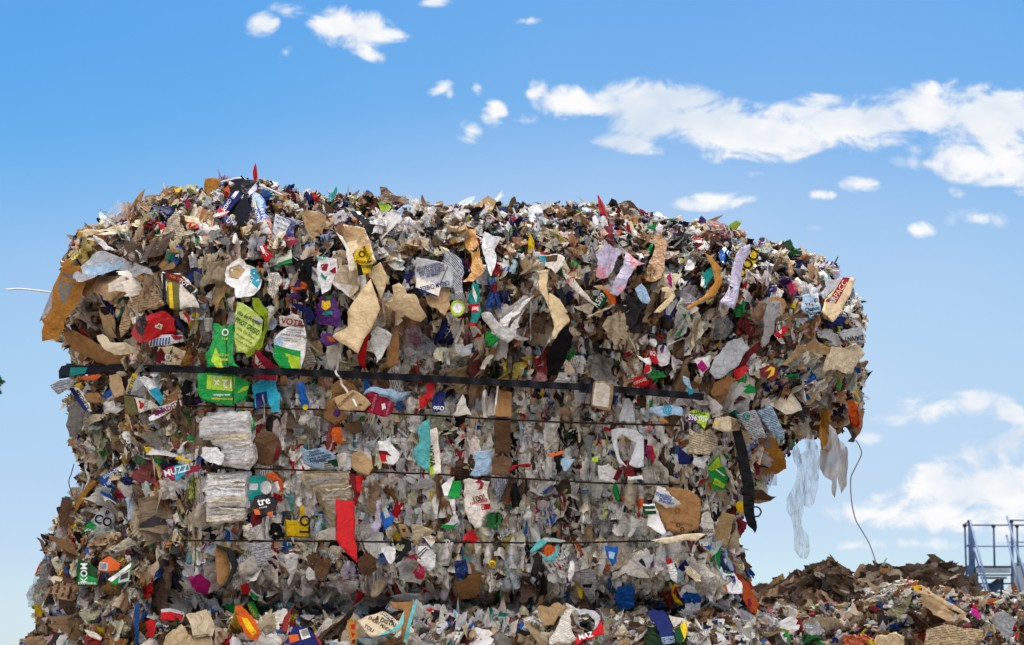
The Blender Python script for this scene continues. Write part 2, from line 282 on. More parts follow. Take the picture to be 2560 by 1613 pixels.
# ------------------------------------------------------------------ bales: outline on the photo, front distance, half depth, edge rounding (m)
K = 1.0631
class Bale:
    def __init__(s, name, disp, y0, H, R, step=9, lump=.03, prof=None, ymax=3400):
        s.name = name; s.poly = [(x * K, y * K) for x, y in disp]; s.y0 = y0; s.H = H; s.R = R; s.step = step
        xs = [p[0] for p in s.poly]; ys = [p[1] for p in s.poly]
        s.x0 = min(xs) - step; s.yy0 = min(ys) - step
        s.nx = int((max(xs) - s.x0) / step) + 3; s.ny = int((min(max(ys), ymax) - s.yy0) / step) + 3
        gx = s.x0 + np.arange(s.nx) * step; gy = s.yy0 + np.arange(s.ny) * step
        X, Y = np.meshgrid(gx, gy); s.X = X; s.Yp = Y
        d = edist(X, Y, s.poly) * np.where(inpoly(X, Y, s.poly), 1, -1); s.d = d
        m = d / F_PX * y0                      # metres from the outline
        q = np.clip(1 - m / R, 0, 1)
        dep = y0 + H * (1 - np.sqrt(np.clip(1 - q * q, 0, 1)))
        dep += lump * 2 * (vnoise(X, Y, 190, 5) * .8 + vnoise(X, Y, 70, 6) * .6 + vnoise(X, Y, 28, 7) * .35) * np.clip(m / .05, 0, 1)
        if prof is not None: dep += prof(X, Y)
        s.dep = np.minimum(dep, y0 + H + .25); s.Ymid = y0 + H
        s.P = P(X, Y, s.dep)
        dx = np.zeros_like(s.P); dy = np.zeros_like(s.P)
        dx[:, 1:-1] = s.P[:, 2:] - s.P[:, :-2]; dy[1:-1] = s.P[2:] - s.P[:-2]
        nn = np.cross(dx, dy); ln = np.linalg.norm(nn, axis=-1, keepdims=True); s.Nn = nn / np.maximum(ln, 1e-9); s.area = ln[..., 0] / 4
        s.Nn *= np.where(s.Nn[..., 1:2] > 0, -1, 1)
    def samp(s, arr, px, py):
        fx = np.clip((px - s.x0) / s.step, 0, s.nx - 1.001); fy = np.clip((py - s.yy0) / s.step, 0, s.ny - 1.001)
        i = fx.astype(int); j = fy.astype(int); u = fx - i; v = fy - j
        if arr.ndim == 3: u = u[..., None]; v = v[..., None]
        return (arr[j, i] * (1 - u) + arr[j, i + 1] * u) * (1 - v) + (arr[j + 1, i] * (1 - u) + arr[j + 1, i + 1] * u) * v
    def depth(s, px, py): return s.samp(s.dep, np.asarray(px, float), np.asarray(py, float))
    def core(s, root, mat, inset=16, name='core'):
        ins = s.d > inset; V = s.P.copy(); V[..., 1] += .03
        V = V.reshape(-1, 3); B = V.copy(); B[:, 1] = 2 * s.Ymid - V[:, 1]; B[:, 1] = np.maximum(B[:, 1], V[:, 1] + .02)
        nx = s.nx; n = len(V); c = ins[:-1, :-1] & ins[1:, :-1] & ins[:-1, 1:] & ins[1:, 1:]
        jj, ii = np.nonzero(c); a = jj * nx + ii; q = np.stack([a, a + nx, a + nx + 1, a + 1], 1)
        Fs = [q, q[:, ::-1] + n]
        cp = np.pad(c, 1); jj1, ii1 = jj + 1, ii + 1
        for dj, di, e0, e1 in ((0, -1, 0, nx), (0, 1, nx + 1, 1), (-1, 0, 1, 0), (1, 0, nx, nx + 1)):
            b = ~cp[jj1 + dj, ii1 + di]; a0 = a[b] + e0; a1 = a[b] + e1
            Fs.append(np.stack([a1, a0, a0 + n, a1 + n], 1))
        Fq = np.concatenate(Fs); VV = np.concatenate([V, B]); VV[:, 2] = np.maximum(VV[:, 2], .01)
        used = np.unique(Fq); mp = np.full(len(VV), -1); mp[used] = np.arange(len(used))
        return mesh_obj(name, VV[used], mp[Fq], mat, root)
# ------------------------------------------------------------------ loose scraps pressed in a bale
def unit(v): return v / np.maximum(np.linalg.norm(v, axis=-1, keepdims=True), 1e-9)
def scraps(rng, pos, nrm, size, asp, tilt, M, curl, ridge, tdir=None, tbias=0., align=0.):
    """pos, nrm (N,3); every scrap an M x M sheet with torn outline, folds and curl"""
    n = len(pos); nn = unit(nrm + tilt[:, None] * rng.normal(size=(n, 3)) * .75)
    t = rng.normal(size=(n, 3))
    if tdir is not None: t = t * (1 - tbias) + tdir * tbias * 2.2
    t1 = unit(t - (t * nn).sum(1, keepdims=True) * nn); t2 = np.cross(nn, t1)
    g = np.linspace(-.5, .5, M); A, B = np.meshgrid(g, g); A = A.ravel(); B = B.ravel()
    cj = rng.normal(size=(n, 4, 2)) * .09
    wa = np.stack([(.5 - A) * (.5 - B), (.5 + A) * (.5 - B), (.5 - A) * (.5 + B), (.5 + A) * (.5 + B)])   # 4,MM
    off = np.einsum('nkc,km->nmc', cj, wa)
    rim = (np.abs(A) > .49) | (np.abs(B) > .49)
    tear = rng.normal(size=(n, M * M, 2)) * (.008 + .028 * rim[None, :, None])
    rf = rng.random((n, 1)) ** 1.6
    Ar = A[None] * (1 - rf + rf * np.sqrt(1 - 2 * B[None] ** 2)); Br = B[None] * (1 - rf + rf * np.sqrt(1 - 2 * A[None] ** 2))
    a = (Ar + off[..., 0] + tear[..., 0]); b = (Br + off[..., 1] + tear[..., 1])
    z = np.zeros_like(a)
    for k in range(6 if M > 7 else 4):
        th = np.where(rng.random(n) < align, np.pi / 2 + rng.normal(size=n) * .25, rng.random(n) * np.pi * 2); c = rng.normal(size=n) * .24; am = ridge * rng.normal(size=n) * (1., .9, .8, .7, .6, .5)[k]
        z += am[:, None] * np.abs(np.cos(th)[:, None] * a + np.sin(th)[:, None] * b - c[:, None])
    th = rng.random(n) * np.pi; w = np.cos(th)[:, None] * a + np.sin(th)[:, None] * b
    z += curl[:, None] * w * w + rng.normal(size=z.shape) * .018 * (ridge[:, None] + .3)
    z -= z.mean(1, keepdims=True)
    sx_ = size * np.sqrt(asp); sy_ = size / np.sqrt(asp)
    xa = a * sx_[:, None]; ya = b * sy_[:, None]; za = z * size[:, None]
    V = pos[:, None] + xa[..., None] * t1[:, None] + ya[..., None] * t2[:, None] + za[..., None] * nn[:, None]
    uv = np.stack([xa, ya, np.zeros_like(xa)], -1)
    return V, uv, (nn, t1, t2)
def quads(M, n):
    i = np.arange(M - 1); I, J = np.meshgrid(i, i); a = (J * M + I).ravel(); q = np.stack([a, a + 1, a + M + 1, a + M], 1)
    return (q[None] + (np.arange(n) * M * M)[:, None, None]).reshape(-1, 4)
def pick(rng, n, table):
    """table name -> weight; albedo with a little spread"""
    ks = list(table); w = np.array([table[k] for k in ks], float); w /= w.sum()
    c = np.stack([PLIN[k] for k in ks])[rng.choice(len(ks), n, p=w)]
    return np.clip(c * np.exp(rng.normal(size=(n, 1)) * .16) * np.exp(rng.normal(size=(n, 3)) * .05), .004, .86)
T_MIX = dict(white=19, offwhite=20, cream=17, beige=8, tan=8, kraft=7, dkraft=4, grey=5, lgrey=6, dgrey=3, black=3, red=1.8, crimson=1, dred=.8, orange=.9, yellow=.9, lime=.6, green=1.2,
             dgreen=.8, teal=.8, cyan=.7, sky=1.6, blue=1.6, navy=1.2, purple=.7, pink=.9, mauve=1, ochre=1.6, magenta=.3)
T_TOP = dict(white=16, offwhite=11, cream=10, beige=6, tan=9, kraft=10, dkraft=10, grey=5, lgrey=6, dgrey=6, black=8, red=1.6, crimson=1, dred=1.4, orange=.7, yellow=.6, lime=.25, green=.5,
             dgreen=1, teal=.5, cyan=.3, sky=1.4, blue=1.2, navy=2.4, purple=.5, pink=.6, mauve=1, ochre=2)
T_MID = dict(white=48, offwhite=28, cream=17, beige=6, tan=4, kraft=4, dkraft=3, grey=1.5, lgrey=5, dgrey=2, black=2, red=1.1, crimson=.6, dred=.5, orange=.6, yellow=.5, lime=.3, green=.7, dgreen=.5, teal=.4, cyan=.6, sky=2, blue=1, navy=.8, purple=.4, pink=.6, mauve=.6, ochre=.8)
T_BIGW = dict(white=34, offwhite=24, cream=16, beige=5, tan=5, kraft=5, dkraft=2, grey=3, lgrey=12, sky=2)
T_BIG = dict(white=14, offwhite=18, cream=18, beige=9, tan=10, kraft=12, dkraft=7, grey=6, lgrey=8, dgrey=4, black=3, sky=2, navy=1, mauve=1, ochre=1.5)
T_SHRED = dict(white=30, offwhite=20, cream=14, tan=8, kraft=9, dkraft=7, grey=2, dgrey=3, black=4, red=2, blue=2, yellow=1, green=1, sky=2, orange=1)
T_LEFT = dict(white=9, offwhite=10, cream=14, beige=12, tan=14, kraft=14, dkraft=10, grey=5, dgrey=4, black=4, red=1.5, ochre=5, green=1, blue=1.3, navy=1, yellow=1, orange=1, crimson=.7, teal=.6)
T_CARD = dict(tan=8, kraft=16, dkraft=34, cream=3, grey=5, beige=2, dgrey=3)
T_INK = dict(red=3, crimson=1.4, blue=3, navy=2, green=2.2, yellow=1.6, orange=1.4, black=4, dgrey=3, teal=1, purple=1, sky=1.4, white=3, cream=2, pink=.6, kraft=1)
BL = {}
ITEM_POLYS = []      # outlines of the things caught in the bales: anonymous scraps keep behind them
# ================================================================== ground
gv = [(-400, -60, 0), (400, -60, 0), (400, 900, 0), (-400, 900, 0)]
g_ = mesh_obj('ground', gv, [(0, 1, 2, 3)], M_GROUND); tag(g_, kind='structure')
# ================================================================== bales
MAIN = [(118,775),(128,725),(148,692),(145,650),(165,605),(185,568),(230,538),(290,512),(340,492),(385,466),(440,457),(480,452),(520,445),(560,432),(605,436),(655,458),(720,468),(770,472),(830,468),(880,472),(920,466),(980,487),(1050,504),(1110,492),(1140,480),(1200,497),(1270,490),(1340,497),(1420,494),(1475,492),(1520,522),(1600,530),(1700,542),(1780,572),(1850,596),(1920,616),(1965,645),(2000,670),(2010,715),(2022,760),(2029,830),(2025,880),(2008,920),(2008,970),(1990,1000),(1945,1000),(1900,985),(1860,1020),(1830,1080),(1795,1115),(1775,1145),(1742,1175),(1732,1250),(1722,1300),(1757,1360),(1782,1420),(1785,1470),(1500,1480),(900,1480),(440,1480),(330,1460),(250,1330),(192,1190),(204,1115),(198,1062),(184,1048),(178,1000),(168,960),(172,905),(180,872),(184,848),(162,810)]
LEFT = [(178,1185),(215,1215),(300,1228),(370,1262),(415,1350),(418,1440),(400,1517),(400,3140),(54,3140),(56,1520),(84,1512),(114,1480),(98,1440),(95,1390),(114,1340),(118,1292),(122,1290),(144,1245),(152,1192)]
LOWER = [(330,1444),(368,1418),(450,1432),(560,1438),(640,1432),(760,1446),(850,1432),(960,1418),(1100,1432),(1250,1428),(1300,1418),(1400,1428),(1500,1436),(1600,1438),(1700,1446),(1800,1462),(1850,1480),(1862,3140),(330,3140)]
RIGHTA = [(1770,1480),(1784,1470),(1851,1434),(1891,1443),(1934,1438),(2000,1435),(2035,1406),(2075,1398),(2102,1386),(2155,1381),(2190,1390),(2222,1400),(2288,1420),(2320,1425),(2320,1500),(2320,2900),(1770,2900)]
RIGHTB = [(2290,1440),(2320,1412),(2360,1402),(2408,1402),(2500,1400),(2640,1410),(2760,1440),(2780,2900),(2290,2900)]
CARDA = [(1772,1415),(1784,1406),(1822,1400),(1846,1384),(1894,1366),(1905,1352),(1928,1345),(1952,1343),(1975,1350),(1988,1372),(2000,1405),(2003,2480),(1772,2480)]
CARDB = [(1998,1408),(2016,1392),(2036,1366),(2062,1350),(2115,1355),(2147,1355),(2165,1345),(2195,1352),(2217,1337),(2235,1348),(2248,1357),(2275,1372),(2282,1400),(2284,2450),(1998,2450)]
def prof_main(X, Y):
    r = np.zeros_like(X)
    r += np.clip((470 - X) / 1000, 0, 1) * 1.0                      # the end face turns away on the left
    r += np.clip((X - 1760) / 1000, 0, 1) * .55 + np.clip((X - 1500) / 1000, 0, 1) * .10
    r -= .06 * np.exp(-((Y - 740) / 130.) ** 2)                     # slack head bulging over the strap
    r += .028 * np.exp(-((Y - 945 - (X - 400) * .045) / 26.) ** 2)
    for y0, k in ((1015, .04), (1168, .035), (1352, .0)): r += .014 * np.exp(-((Y - y0 - (X - 450) * k) / 12.) ** 2)
    r += .03 * np.clip((Y - 1450) / 80, 0, 1)                       # foot tucked in above the lower bale
    return r
BL['main'] = Bale('mixed_paper_bale', MAIN, 4.5, .55, .17, 8, .022, prof_main, 1600)
BL['left'] = Bale('mixed_paper_bale', LEFT, 4.44, .5, .16, 10, .03, lambda X, Y: np.clip((380 - X) / 1000, 0, 1) * .5, 3400)
BL['lower'] = Bale('mixed_paper_bale', LOWER, 4.40, .6, .10, 10, .035, None, 3400)
BL['ra'] = Bale('mixed_paper_bale', RIGHTA, 5.3, .6, .16, 10, .05, None, 3100)
BL['rb'] = Bale('mixed_paper_bale', RIGHTB, 5.7, .6, .16, 10, .05, None, 3100)
BL['ca'] = Bale('cardboard_bale', CARDA, 8.0, .6, .25, 8, .06, None, 2600)
BL['cb'] = Bale('cardboard_bale', CARDB, 8.4, .6, .2, 8, .06, None, 2600)
BLAB = {
 'main': 'huge sagging bale of crushed mixed paper and cartons bound by a black strap',
 'left': 'mixed paper bale at the lower left corner with grey film spilling down its left side',
 'lower': 'mixed paper bale lying beneath the big strapped bale, along the bottom edge',
 'ra': 'peaked mixed paper bale in front of the brown cardboard bales at lower right',
 'rb': 'mixed paper bale in the bottom right corner, in front of the steel stairs',
 'ca': 'brown cardboard bale with a domed top just right of the big strapped bale',
 'cb': 'brown cardboard bale with a loose boxy lump on top, just left of the steel stairs'}
DENS = {'main': (1000, 7600, 19000, 100), 'left': (180, 1700, 4200, 40), 'lower': (160, 1500, 3400, 60), 'ra': (150, 1500, 4000, 40), 'rb': (70, 600, 1500, 20), 'ca': (120, 2200, 1500, 40), 'cb': (140, 2200, 1500, 40)}
ROOT = {}
def in_items(key, px, py):
    h = np.zeros(len(px), bool)
    for ip in ITEM_POLYS:
        if ip[0] != key: continue
        b = ip[2]; ii = np.nonzero((px > b[0]) & (px < b[2]) & (py > b[1]) & (py < b[3]) & ~h)[0]
        if len(ii): h[ii[inpoly(px[ii], py[ii], ip[1])]] = True
    return h
def scatter(key):
    B = BL[key]; rng = np.random.default_rng({'main': 11, 'left': 12, 'lower': 13, 'ra': 14, 'rb': 15, 'ca': 16, 'cb': 17}[key])
    card = key in ('ca', 'cb'); sc = {'ca': 2.1, 'cb': 2.4, 'ra': .9, 'rb': .95, 'left': .85}.get(key, 1.)
    zb = float(P(1280, 1500, B.y0)[2]) - (1.0 if key != 'main' else 0.0)
    base = ((B.P[:, :, 0][B.d > 0].min() + B.P[:, :, 0][B.d > 0].max()) / 2, B.Ymid, 0.0 if key != 'main' else float(P(1000, 1560, B.y0)[2]))
    root = empty(B.name, base); ROOT[key] = (root, base)
    tag(root, BLAB[key], 'cardboard bale' if card else 'paper bale', 'brown cardboard bales in the yard' if card else 'stacked mixed paper bales')
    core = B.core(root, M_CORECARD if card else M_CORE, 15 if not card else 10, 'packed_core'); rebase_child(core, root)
    w = B.area * (B.d > 7); w = w * (1 + .8 * ((B.Yp > 980) & (key == 'main'))) * np.where(B.Yp > 1660, .05, 1.0) * np.where(B.Yp < 2300, 1, .3)
    if key == 'lower': w = w * np.where(B.Yp < 1500, 1.3, 1)
    w = w.ravel() / w.sum(); acc = []
    def place(n):
        idx = rng.choice(len(w), n, p=w); px = B.X.ravel()[idx] + (rng.random(n) - .5) * B.step; py = B.Yp.ravel()[idx] + (rng.random(n) - .5) * B.step
        return px, py, B.samp(B.P, px, py), unit(B.samp(B.Nn, px, py))
    def fields(px, py):
        if card: return np.full_like(px, 5.), np.full_like(px, .75), np.full_like(px, .6)
        if key == 'main':
            top = np.clip((945 - py + (px - 400) * .045) / 60, 0, 1)
            ang = np.radians(90 - np.clip((px - 1500) / 500, 0, 1) * 48 * top + np.clip((480 - px) / 250, 0, 1) * (62 + 30 * (py > 900)))
            side = np.clip((470 - px) / 60, 0, 1); endr = np.clip((px - 1800) / 80, 0, 1)
            tilt = .13 + .57 * np.maximum.reduce([top, side, endr]); press = .04 + .61 * np.maximum.reduce([top, side, endr])
        elif key == 'left':
            ang = np.radians(90 + 40 * vnoise(px, py, 160, 3) * 2); tilt = np.full_like(px, .65); press = np.full_like(px, .5)
        elif key in ('ra', 'rb'):
            ang = np.radians(15 + 70 * vnoise(px, py, 120, 3) * 2); tilt = np.full_like(px, .6); press = np.full_like(px, .5)
        else:
            ang = np.radians(90 + 50 * vnoise(px, py, 200, 3) * 2); tilt = np.full_like(px, .6); press = np.full_like(px, .4)
        return ang, tilt, press
    def colours(px, py, n, small, big=False):
        if card: c = pick(rng, n, T_CARD) * .66
        else:
            c = pick(rng, n, T_SHRED if small else (T_BIG if big else T_MIX))
            if key == 'main':
                tp_ = (py < 940 + (px - 400) * .045) | (px > 1820); ct = pick(rng, n, T_BIG if big else T_TOP); cm = pick(rng, n, T_BIGW if big else T_MID); c = np.where(tp_[:, None], ct, np.where((rng.random(n) < (.85 if small else .96))[:, None], cm, c))
            lf = (px < 470 + rng.normal(size=n) * 40) if key == 'main' else (np.ones(n, bool) if key == 'left' else (rng.random(n) < (.8 if key in ('ra', 'rb') else .0)))
            c2 = pick(rng, n, T_LEFT); c = np.where(lf[:, None], c2, c)
        if not card: g_ = c.mean(1, keepdims=True); c = c * .86 + g_ * .14
        if key in ('ra', 'rb'): c = c * .78
        if key == 'main':     # soot-stained stretch in the middle right of the flat face
            dz = np.clip(1 - np.hypot((px - 1420) / 260, (py - 1250) / 260), 0, 1) * (py > 990)
            c = c * (1 - .42 * np.clip(dz * 1.8, 0, 1)[:, None] * (rng.random(n) < .8)[:, None])
        return c
    def batch(n, smin, smax, lift, M, small, kmax, ridge=.35, film=False, fringe=None):
        px, py, pos, nr = place(n)
        ang, tilt, press = fields(px, py)
        up = np.stack([np.cos(ang), np.zeros(n), np.sin(ang)], -1)
        if card: up = np.stack([np.sign(rng.normal(size=n)), np.zeros(n), rng.normal(size=n) * .4], -1)
        td = unit(up - (up * nr).sum(1, keepdims=True) * nr)
        side = np.cross(nr, td); pr = rng.random(n) < press
        nr2 = np.where(pr[:, None], unit(nr * (.25 + .6 * rng.random(n)[:, None]) + side * np.sign(rng.normal(size=n))[:, None]), nr)
        size = np.exp(rng.uniform(math.log(smin), math.log(smax), n)) * sc
        if not card: size = size * (np.where(B.samp(B.d, px, py) < 90, .42, 1.) if smax > .09 else np.clip(B.samp(B.d, px, py) / 70, .42, 1.) if smax > .05 else 1.)
        asp = np.exp(rng.normal(size=n) * .38 + np.where(pr, .85, .35)) * (1.4 if card else 1); asp = np.minimum(asp, 3.2)
        kk = np.where(pr, rng.integers(1, kmax + 1, n), rng.integers(1, 2 + kmax // 3, n)) if kmax > 1 else np.ones(n, int)
        rep = np.repeat(np.arange(n), kk); m = len(rep); j = np.concatenate([np.arange(k) for k in kk]) if m else rep
        li = rng.uniform(*lift, size=n)[rep]
        if key == 'main': li = li * np.where((py > 960 + (px - 400) * .045) & (px < 1800) & (px > 470), .3, 1.)[rep]
        gap = rng.uniform(.0015, .0045, n)[rep] * sc
        # anonymous scraps sink behind the things caught in the bale
        if ITEM_POLYS and not card:
            for ip in ITEM_POLYS:
                if ip[0] != key: continue
                bx = ip[4]; near = (px > bx[0]) & (px < bx[2]) & (py > bx[1]) & (py < bx[3])
                if near.any():
                    ii = np.nonzero(near)[0]; ins = inpoly(px[ii], py[ii], ip[3]); hit = ii[ins & ((size[ii] > .024) | inpoly(px[ii], py[ii], ip[5]) & (rng.random(len(ii)) < ip[6]))]
                    mk = np.zeros(n, bool); mk[hit] = True; mk[rng.random(n) < .02] = False
                    li = np.where(mk[rep], -.03 - size[rep] * np.where(pr, .62, .38)[rep], li)
        p0 = pos[rep] + nr[rep] * li[:, None] + nr2[rep] * (j * gap)[:, None] + rng.normal(size=(m, 3)) * size[rep][:, None] * .07 * (j > 0)[:, None]
        rd = ridge * ((.4 + rng.random(n)) * (np.where((py > 960 + (px - 400) * .045) & (px < 1800) & (px > 470), .62, 1.) if key == 'main' else 1.))[rep] * (.35 if card else 1); cu = (rng.normal(size=n) * .55)[rep] * (.6 if card else 1)
        V, uv, fr = scraps(rng, p0, nr2[rep], size[rep] * (1 + .1 * rng.normal(size=m)), asp[rep], tilt[rep] * (.55 if kmax > 1 else 1) * .8, M, cu, rd, td[rep], .85 if not small else .6, .6)
        c = colours(px, py, n, small, smax > .1)[rep] * np.exp(rng.normal(size=(m, 1)) * .12)
        c2 = pick(rng, n, T_INK)[rep]
        gy_ = c.mean(1, keepdims=True); sf = np.clip((size[rep] - .03) / .04, 0, 1)[:, None] * .4; c = c * (1 - sf) + gy_ * np.array([1.08, 1., .88]) * sf
        pale = c.mean(1) > .2
        par = np.stack([np.where(rng.random(m) < .32, rng.uniform(.1, .5, m), 0) * pale, rng.random(m), (rng.random(m) < .10) * pale * (size[rep] > .03)], -1)
        if card: par[:, 0] *= .3; par[:, 2] = 0
        return dict(V=V, uv=uv, c=c, c2=c2, par=par, M=M, size=size[rep], px=px[rep], py=py[rep], li=li, up=pos)
    nb, nm, ns, nind = DENS[key]
    sets = [batch(nb, .055 * (.6 if card else 1), .095 * (.6 if card else 1), (-.045, .005), 9, False, 3, .32), batch(nm, .022 * (.8 if card else 1), .066 * (.7 if card else 1), (-.04, .026), 9, False, 6, .85), batch(ns, .011, .032, (-.012, .026), 6, True, 4, .8)]
    # silhouette fringe: slivers and flaps poking out along the outline
    if True:
        n = {'main': 4200, 'left': 800, 'lower': 700, 'ra': 700, 'rb': 300, 'ca': 380, 'cb': 420}[key]
        m = (B.d > 6) & (B.d < 26 / (1 if not card else 2)) & (B.Yp < 1640)
        if key == 'main': m &= (B.Yp < 1500)
        ww = (B.area * m).ravel(); ww /= ww.sum(); idx = rng.choice(len(ww), n, p=ww)
        px = B.X.ravel()[idx] + rng.normal(size=n) * 4; py = B.Yp.ravel()[idx] + rng.normal(size=n) * 4
        hit = in_items(key, px, py); px = px[~hit]; py = py[~hit]; n = len(px)
        gy, gx = np.gradient(B.d); gxx = B.samp(gx, px, py); gyy = B.samp(gy, px, py); out = unit(np.stack([-gxx, np.zeros(n), gyy], -1) + 1e-6)
        pos = B.samp(B.P, px, py); pos[:, 1] += rng.random(n) * .25
        size = np.exp(rng.uniform(math.log(.01), math.log(.04), n)) * sc * (.7 if card else 1) * np.where(rng.random(n) < .07, 1.9, 1.)
        pos = pos + out * (size * rng.uniform(-.1, .32, n))[:, None]
        nr = unit(np.cross(out, rng.normal(size=(n, 3)))); nr = unit(nr + np.array([0, -.5, 0]))
        V, uv, fr = scraps(rng, pos, nr, size, np.minimum(np.exp(rng.normal(size=n) * .4 + .3), 2.4), np.full(n, .25), 5, rng.normal(size=n) * .6, np.full(n, .5), out, .85)
        c = colours(px, py, n, True) * .78; pale = c.mean(1) > .15  # fringe colours darkened to give the outline a backlit look
        sets.append(dict(V=V, uv=uv, c=c, c2=pick(rng, n, T_INK), par=np.stack([np.where(rng.random(n) < .3, .4, 0) * pale, rng.random(n), np.zeros(n)], -1), M=5, size=size, px=px, py=py, li=np.zeros(n), up=pos))
    # the far side, seen only when one walks round: larger flaps
    n = {'main': 700, 'left': 150, 'lower': 200, 'ra': 200, 'rb': 100, 'ca': 120, 'cb': 120}[key]
    px, py, pos, nr = place(n); pos = pos.copy(); pos[:, 1] = 2 * B.Ymid - pos[:, 1]; nr = nr * np.array([1, -1, 1]); size = rng.uniform(.06, .14, n) * np.clip(B.samp(B.d, px, py) / 160, .2, 1.)
    V, uv, fr = scraps(rng, pos, nr, size, np.exp(rng.normal(size=n) * .3), np.full(n, .4), 5, rng.normal(size=n) * .4, np.full(n, .35))
    c = colours(px, py, n, False)
    sets.append(dict(V=V, uv=uv, c=c, c2=pick(rng, n, T_INK), par=np.stack([np.zeros(n), rng.random(n), np.zeros(n)], -1), M=5, size=size * 0, px=px, py=py, li=np.zeros(n), up=pos))
    # the largest visible scraps stand as parts of their own, the rest is one mass
    cand = sets[0]; sc_ = cand['size'] * (cand['li'] > -.03) * (cand['py'] < 1600) * (cand['py'] > 300); order = np.argsort(-sc_)[:nind]
    keep = np.ones(len(cand['size']), bool); keep[order] = False
    for i in order:
        MM = cand['M'] ** 2; o = mesh_obj('cardboard_scrap' if card else 'paper_scrap', cand['V'][i], quads(cand['M'], 1), M_CARD if card else M_PAPER, root,
            dict(col=('FLOAT_COLOR', np.repeat(cand['c'][i][None], MM, 0)), col2=('FLOAT_COLOR', np.repeat(cand['c2'][i][None], MM, 0)), par=('FLOAT_VECTOR', np.repeat(cand['par'][i][None], MM, 0)), uvm=('FLOAT_VECTOR', cand['uv'][i])), smooth=True)
        rebase_child(o, root)
    sets[0] = {k: (v[keep] if isinstance(v, np.ndarray) and len(v) == len(keep) else v) for k, v in cand.items()}
    Vs, Fs, C1, C2, PR, UV = [], [], [], [], [], []; o0 = 0
    for s in sets:
        n = len(s['V']); MM = s['M'] ** 2
        Vs.append(s['V'].reshape(-1, 3)); Fs.append(quads(s['M'], n) + o0); o0 += n * MM
        C1.append(np.repeat(s['c'], MM, 0)); C2.append(np.repeat(s['c2'], MM, 0)); PR.append(np.repeat(s['par'], MM, 0)); UV.append(s['uv'].reshape(-1, 3))
    o = mesh_obj('compressed_cardboard' if card else 'compressed_paper', np.concatenate(Vs), np.concatenate(Fs), M_CARD if card else M_PAPER, root,
        dict(col=('FLOAT_COLOR', np.concatenate(C1)), col2=('FLOAT_COLOR', np.concatenate(C2)), par=('FLOAT_VECTOR', np.concatenate(PR)), uvm=('FLOAT_VECTOR', np.concatenate(UV))), smooth=False)
    o['kind'] = 'stuff'; rebase_child(o, root)
    if not card:   # torn clear film among the paper
        n = {'main': 170, 'left': 70, 'lower': 60, 'ra': 40, 'rb': 20}[key]
        px, py, pos, nr = place(n); hit = in_items(key, px, py) | (rng.random(n) < .2); px = px[~hit]; py = py[~hit]; pos = pos[~hit]; nr = nr[~hit]; n = len(px); pos = pos + nr * .022; size = rng.uniform(.03, .08, n)
        V, uv, fr = scraps(rng, pos, nr, size, np.exp(rng.normal(size=n) * .4), np.full(n, .35), 7, rng.normal(size=n) * .5, np.full(n, .6))
        c = pick(rng, n, dict(lgrey=2, white=8)); MM = 49
        o = mesh_obj('torn_film', V.reshape(-1, 3), quads(7, n), M_FILM, root, dict(col=('FLOAT_COLOR', np.repeat(c, MM, 0)), col2=('FLOAT_COLOR', np.repeat(c, MM, 0)), par=('FLOAT_VECTOR', np.repeat(np.stack([np.zeros(n), rng.random(n), np.zeros(n)], -1), MM, 0)), uvm=('FLOAT_VECTOR', uv.reshape(-1, 3))), smooth=True)
        o['kind'] = 'stuff'; rebase_child(o, root)
def rebase_child(o, root):
    """vertices were built in world space; make them local to the bale's base"""
    me = o.data; n = len(me.vertices); a = np.empty(n * 3, np.float32); me.vertices.foreach_get('co', a)
    a = a.reshape(-1, 3) - np.array(root.location, np.float32); me.vertices.foreach_set('co', a.ravel()); me.update()
# ================================================================== recognisable things caught in the bales
# points are photo pixels, measured in enlarged crops: crop -> origin
RG = dict(A=(80,420),B=(700,440),C=(1320,460),D=(1640,620),E=(60,780),F=(700,800),G=(1280,860),H=(0,1183),I=(640,1183),J=(1260,1183),K=(1880,1183))
ITEMS = []
def I(rg, name, cat, label, col, pts, **o): ITEMS.append((rg, name, cat, label, col, pts, o))
# ---- upper left
I('A','cardboard_flap','cardboard','ochre cardboard flap standing up against the sky on top of the bale','ochre','1525,95 1590,85 1675,110 1650,190 1600,240 1580,310 1610,335 1560,290 1525,200',m='leaf',cu=.3,up=.02)
I('A','dark_box','box','crushed near-black box with open folded flaps at the highest point of the bale','black','1850,65 1880,100 2005,110 1990,190 1900,260 1920,420 1850,620 1700,480 1780,300 1740,180',up=.02,cr=.1,p=[('mauve','1900,215 1990,115 1985,190 1920,240')])
I('A','carton_sleeve','carton','navy carton sleeve with a red patch, slanting in front of the black box','navy','1790,165 1880,215 1775,335 1710,430 1690,472 1610,432 1625,375 1735,250',up=.035,cr=.03,p=[('red','1622,405 1655,345 1735,385 1700,438'),('white','1755,255 1815,180 1835,195 1778,280')],t=[('CAISSE',1795,232,30,58,'navy'),('CASSE',1860,255,40,52,'white'),('XOXO',1678,392,30,58,'white')])
I('A','carton_flap','carton','dark violet box end with white lettering below the navy sleeve','navy','1700,420 1760,430 1815,530 1740,500 1680,470',up=.03,p=[('mauve','1770,460 1815,530 1740,500')],t=[('CD',1745,452,34,50,'white')])
I('A','paper_sheet','paper','cream leaflet of fine print curling to a point at upper left','cream','1270,350 1330,500 1395,640 1370,730 1150,580 1200,450',ln=1,lr=-8,up=.03,cu=.25)
I('A','red_wrapper','wrapper','bent red wrapper peeking out behind the curled print leaflet','red','1080,480 1170,500 1200,620 1260,680 1330,700 1265,740 1190,640 1130,540',up=.015)
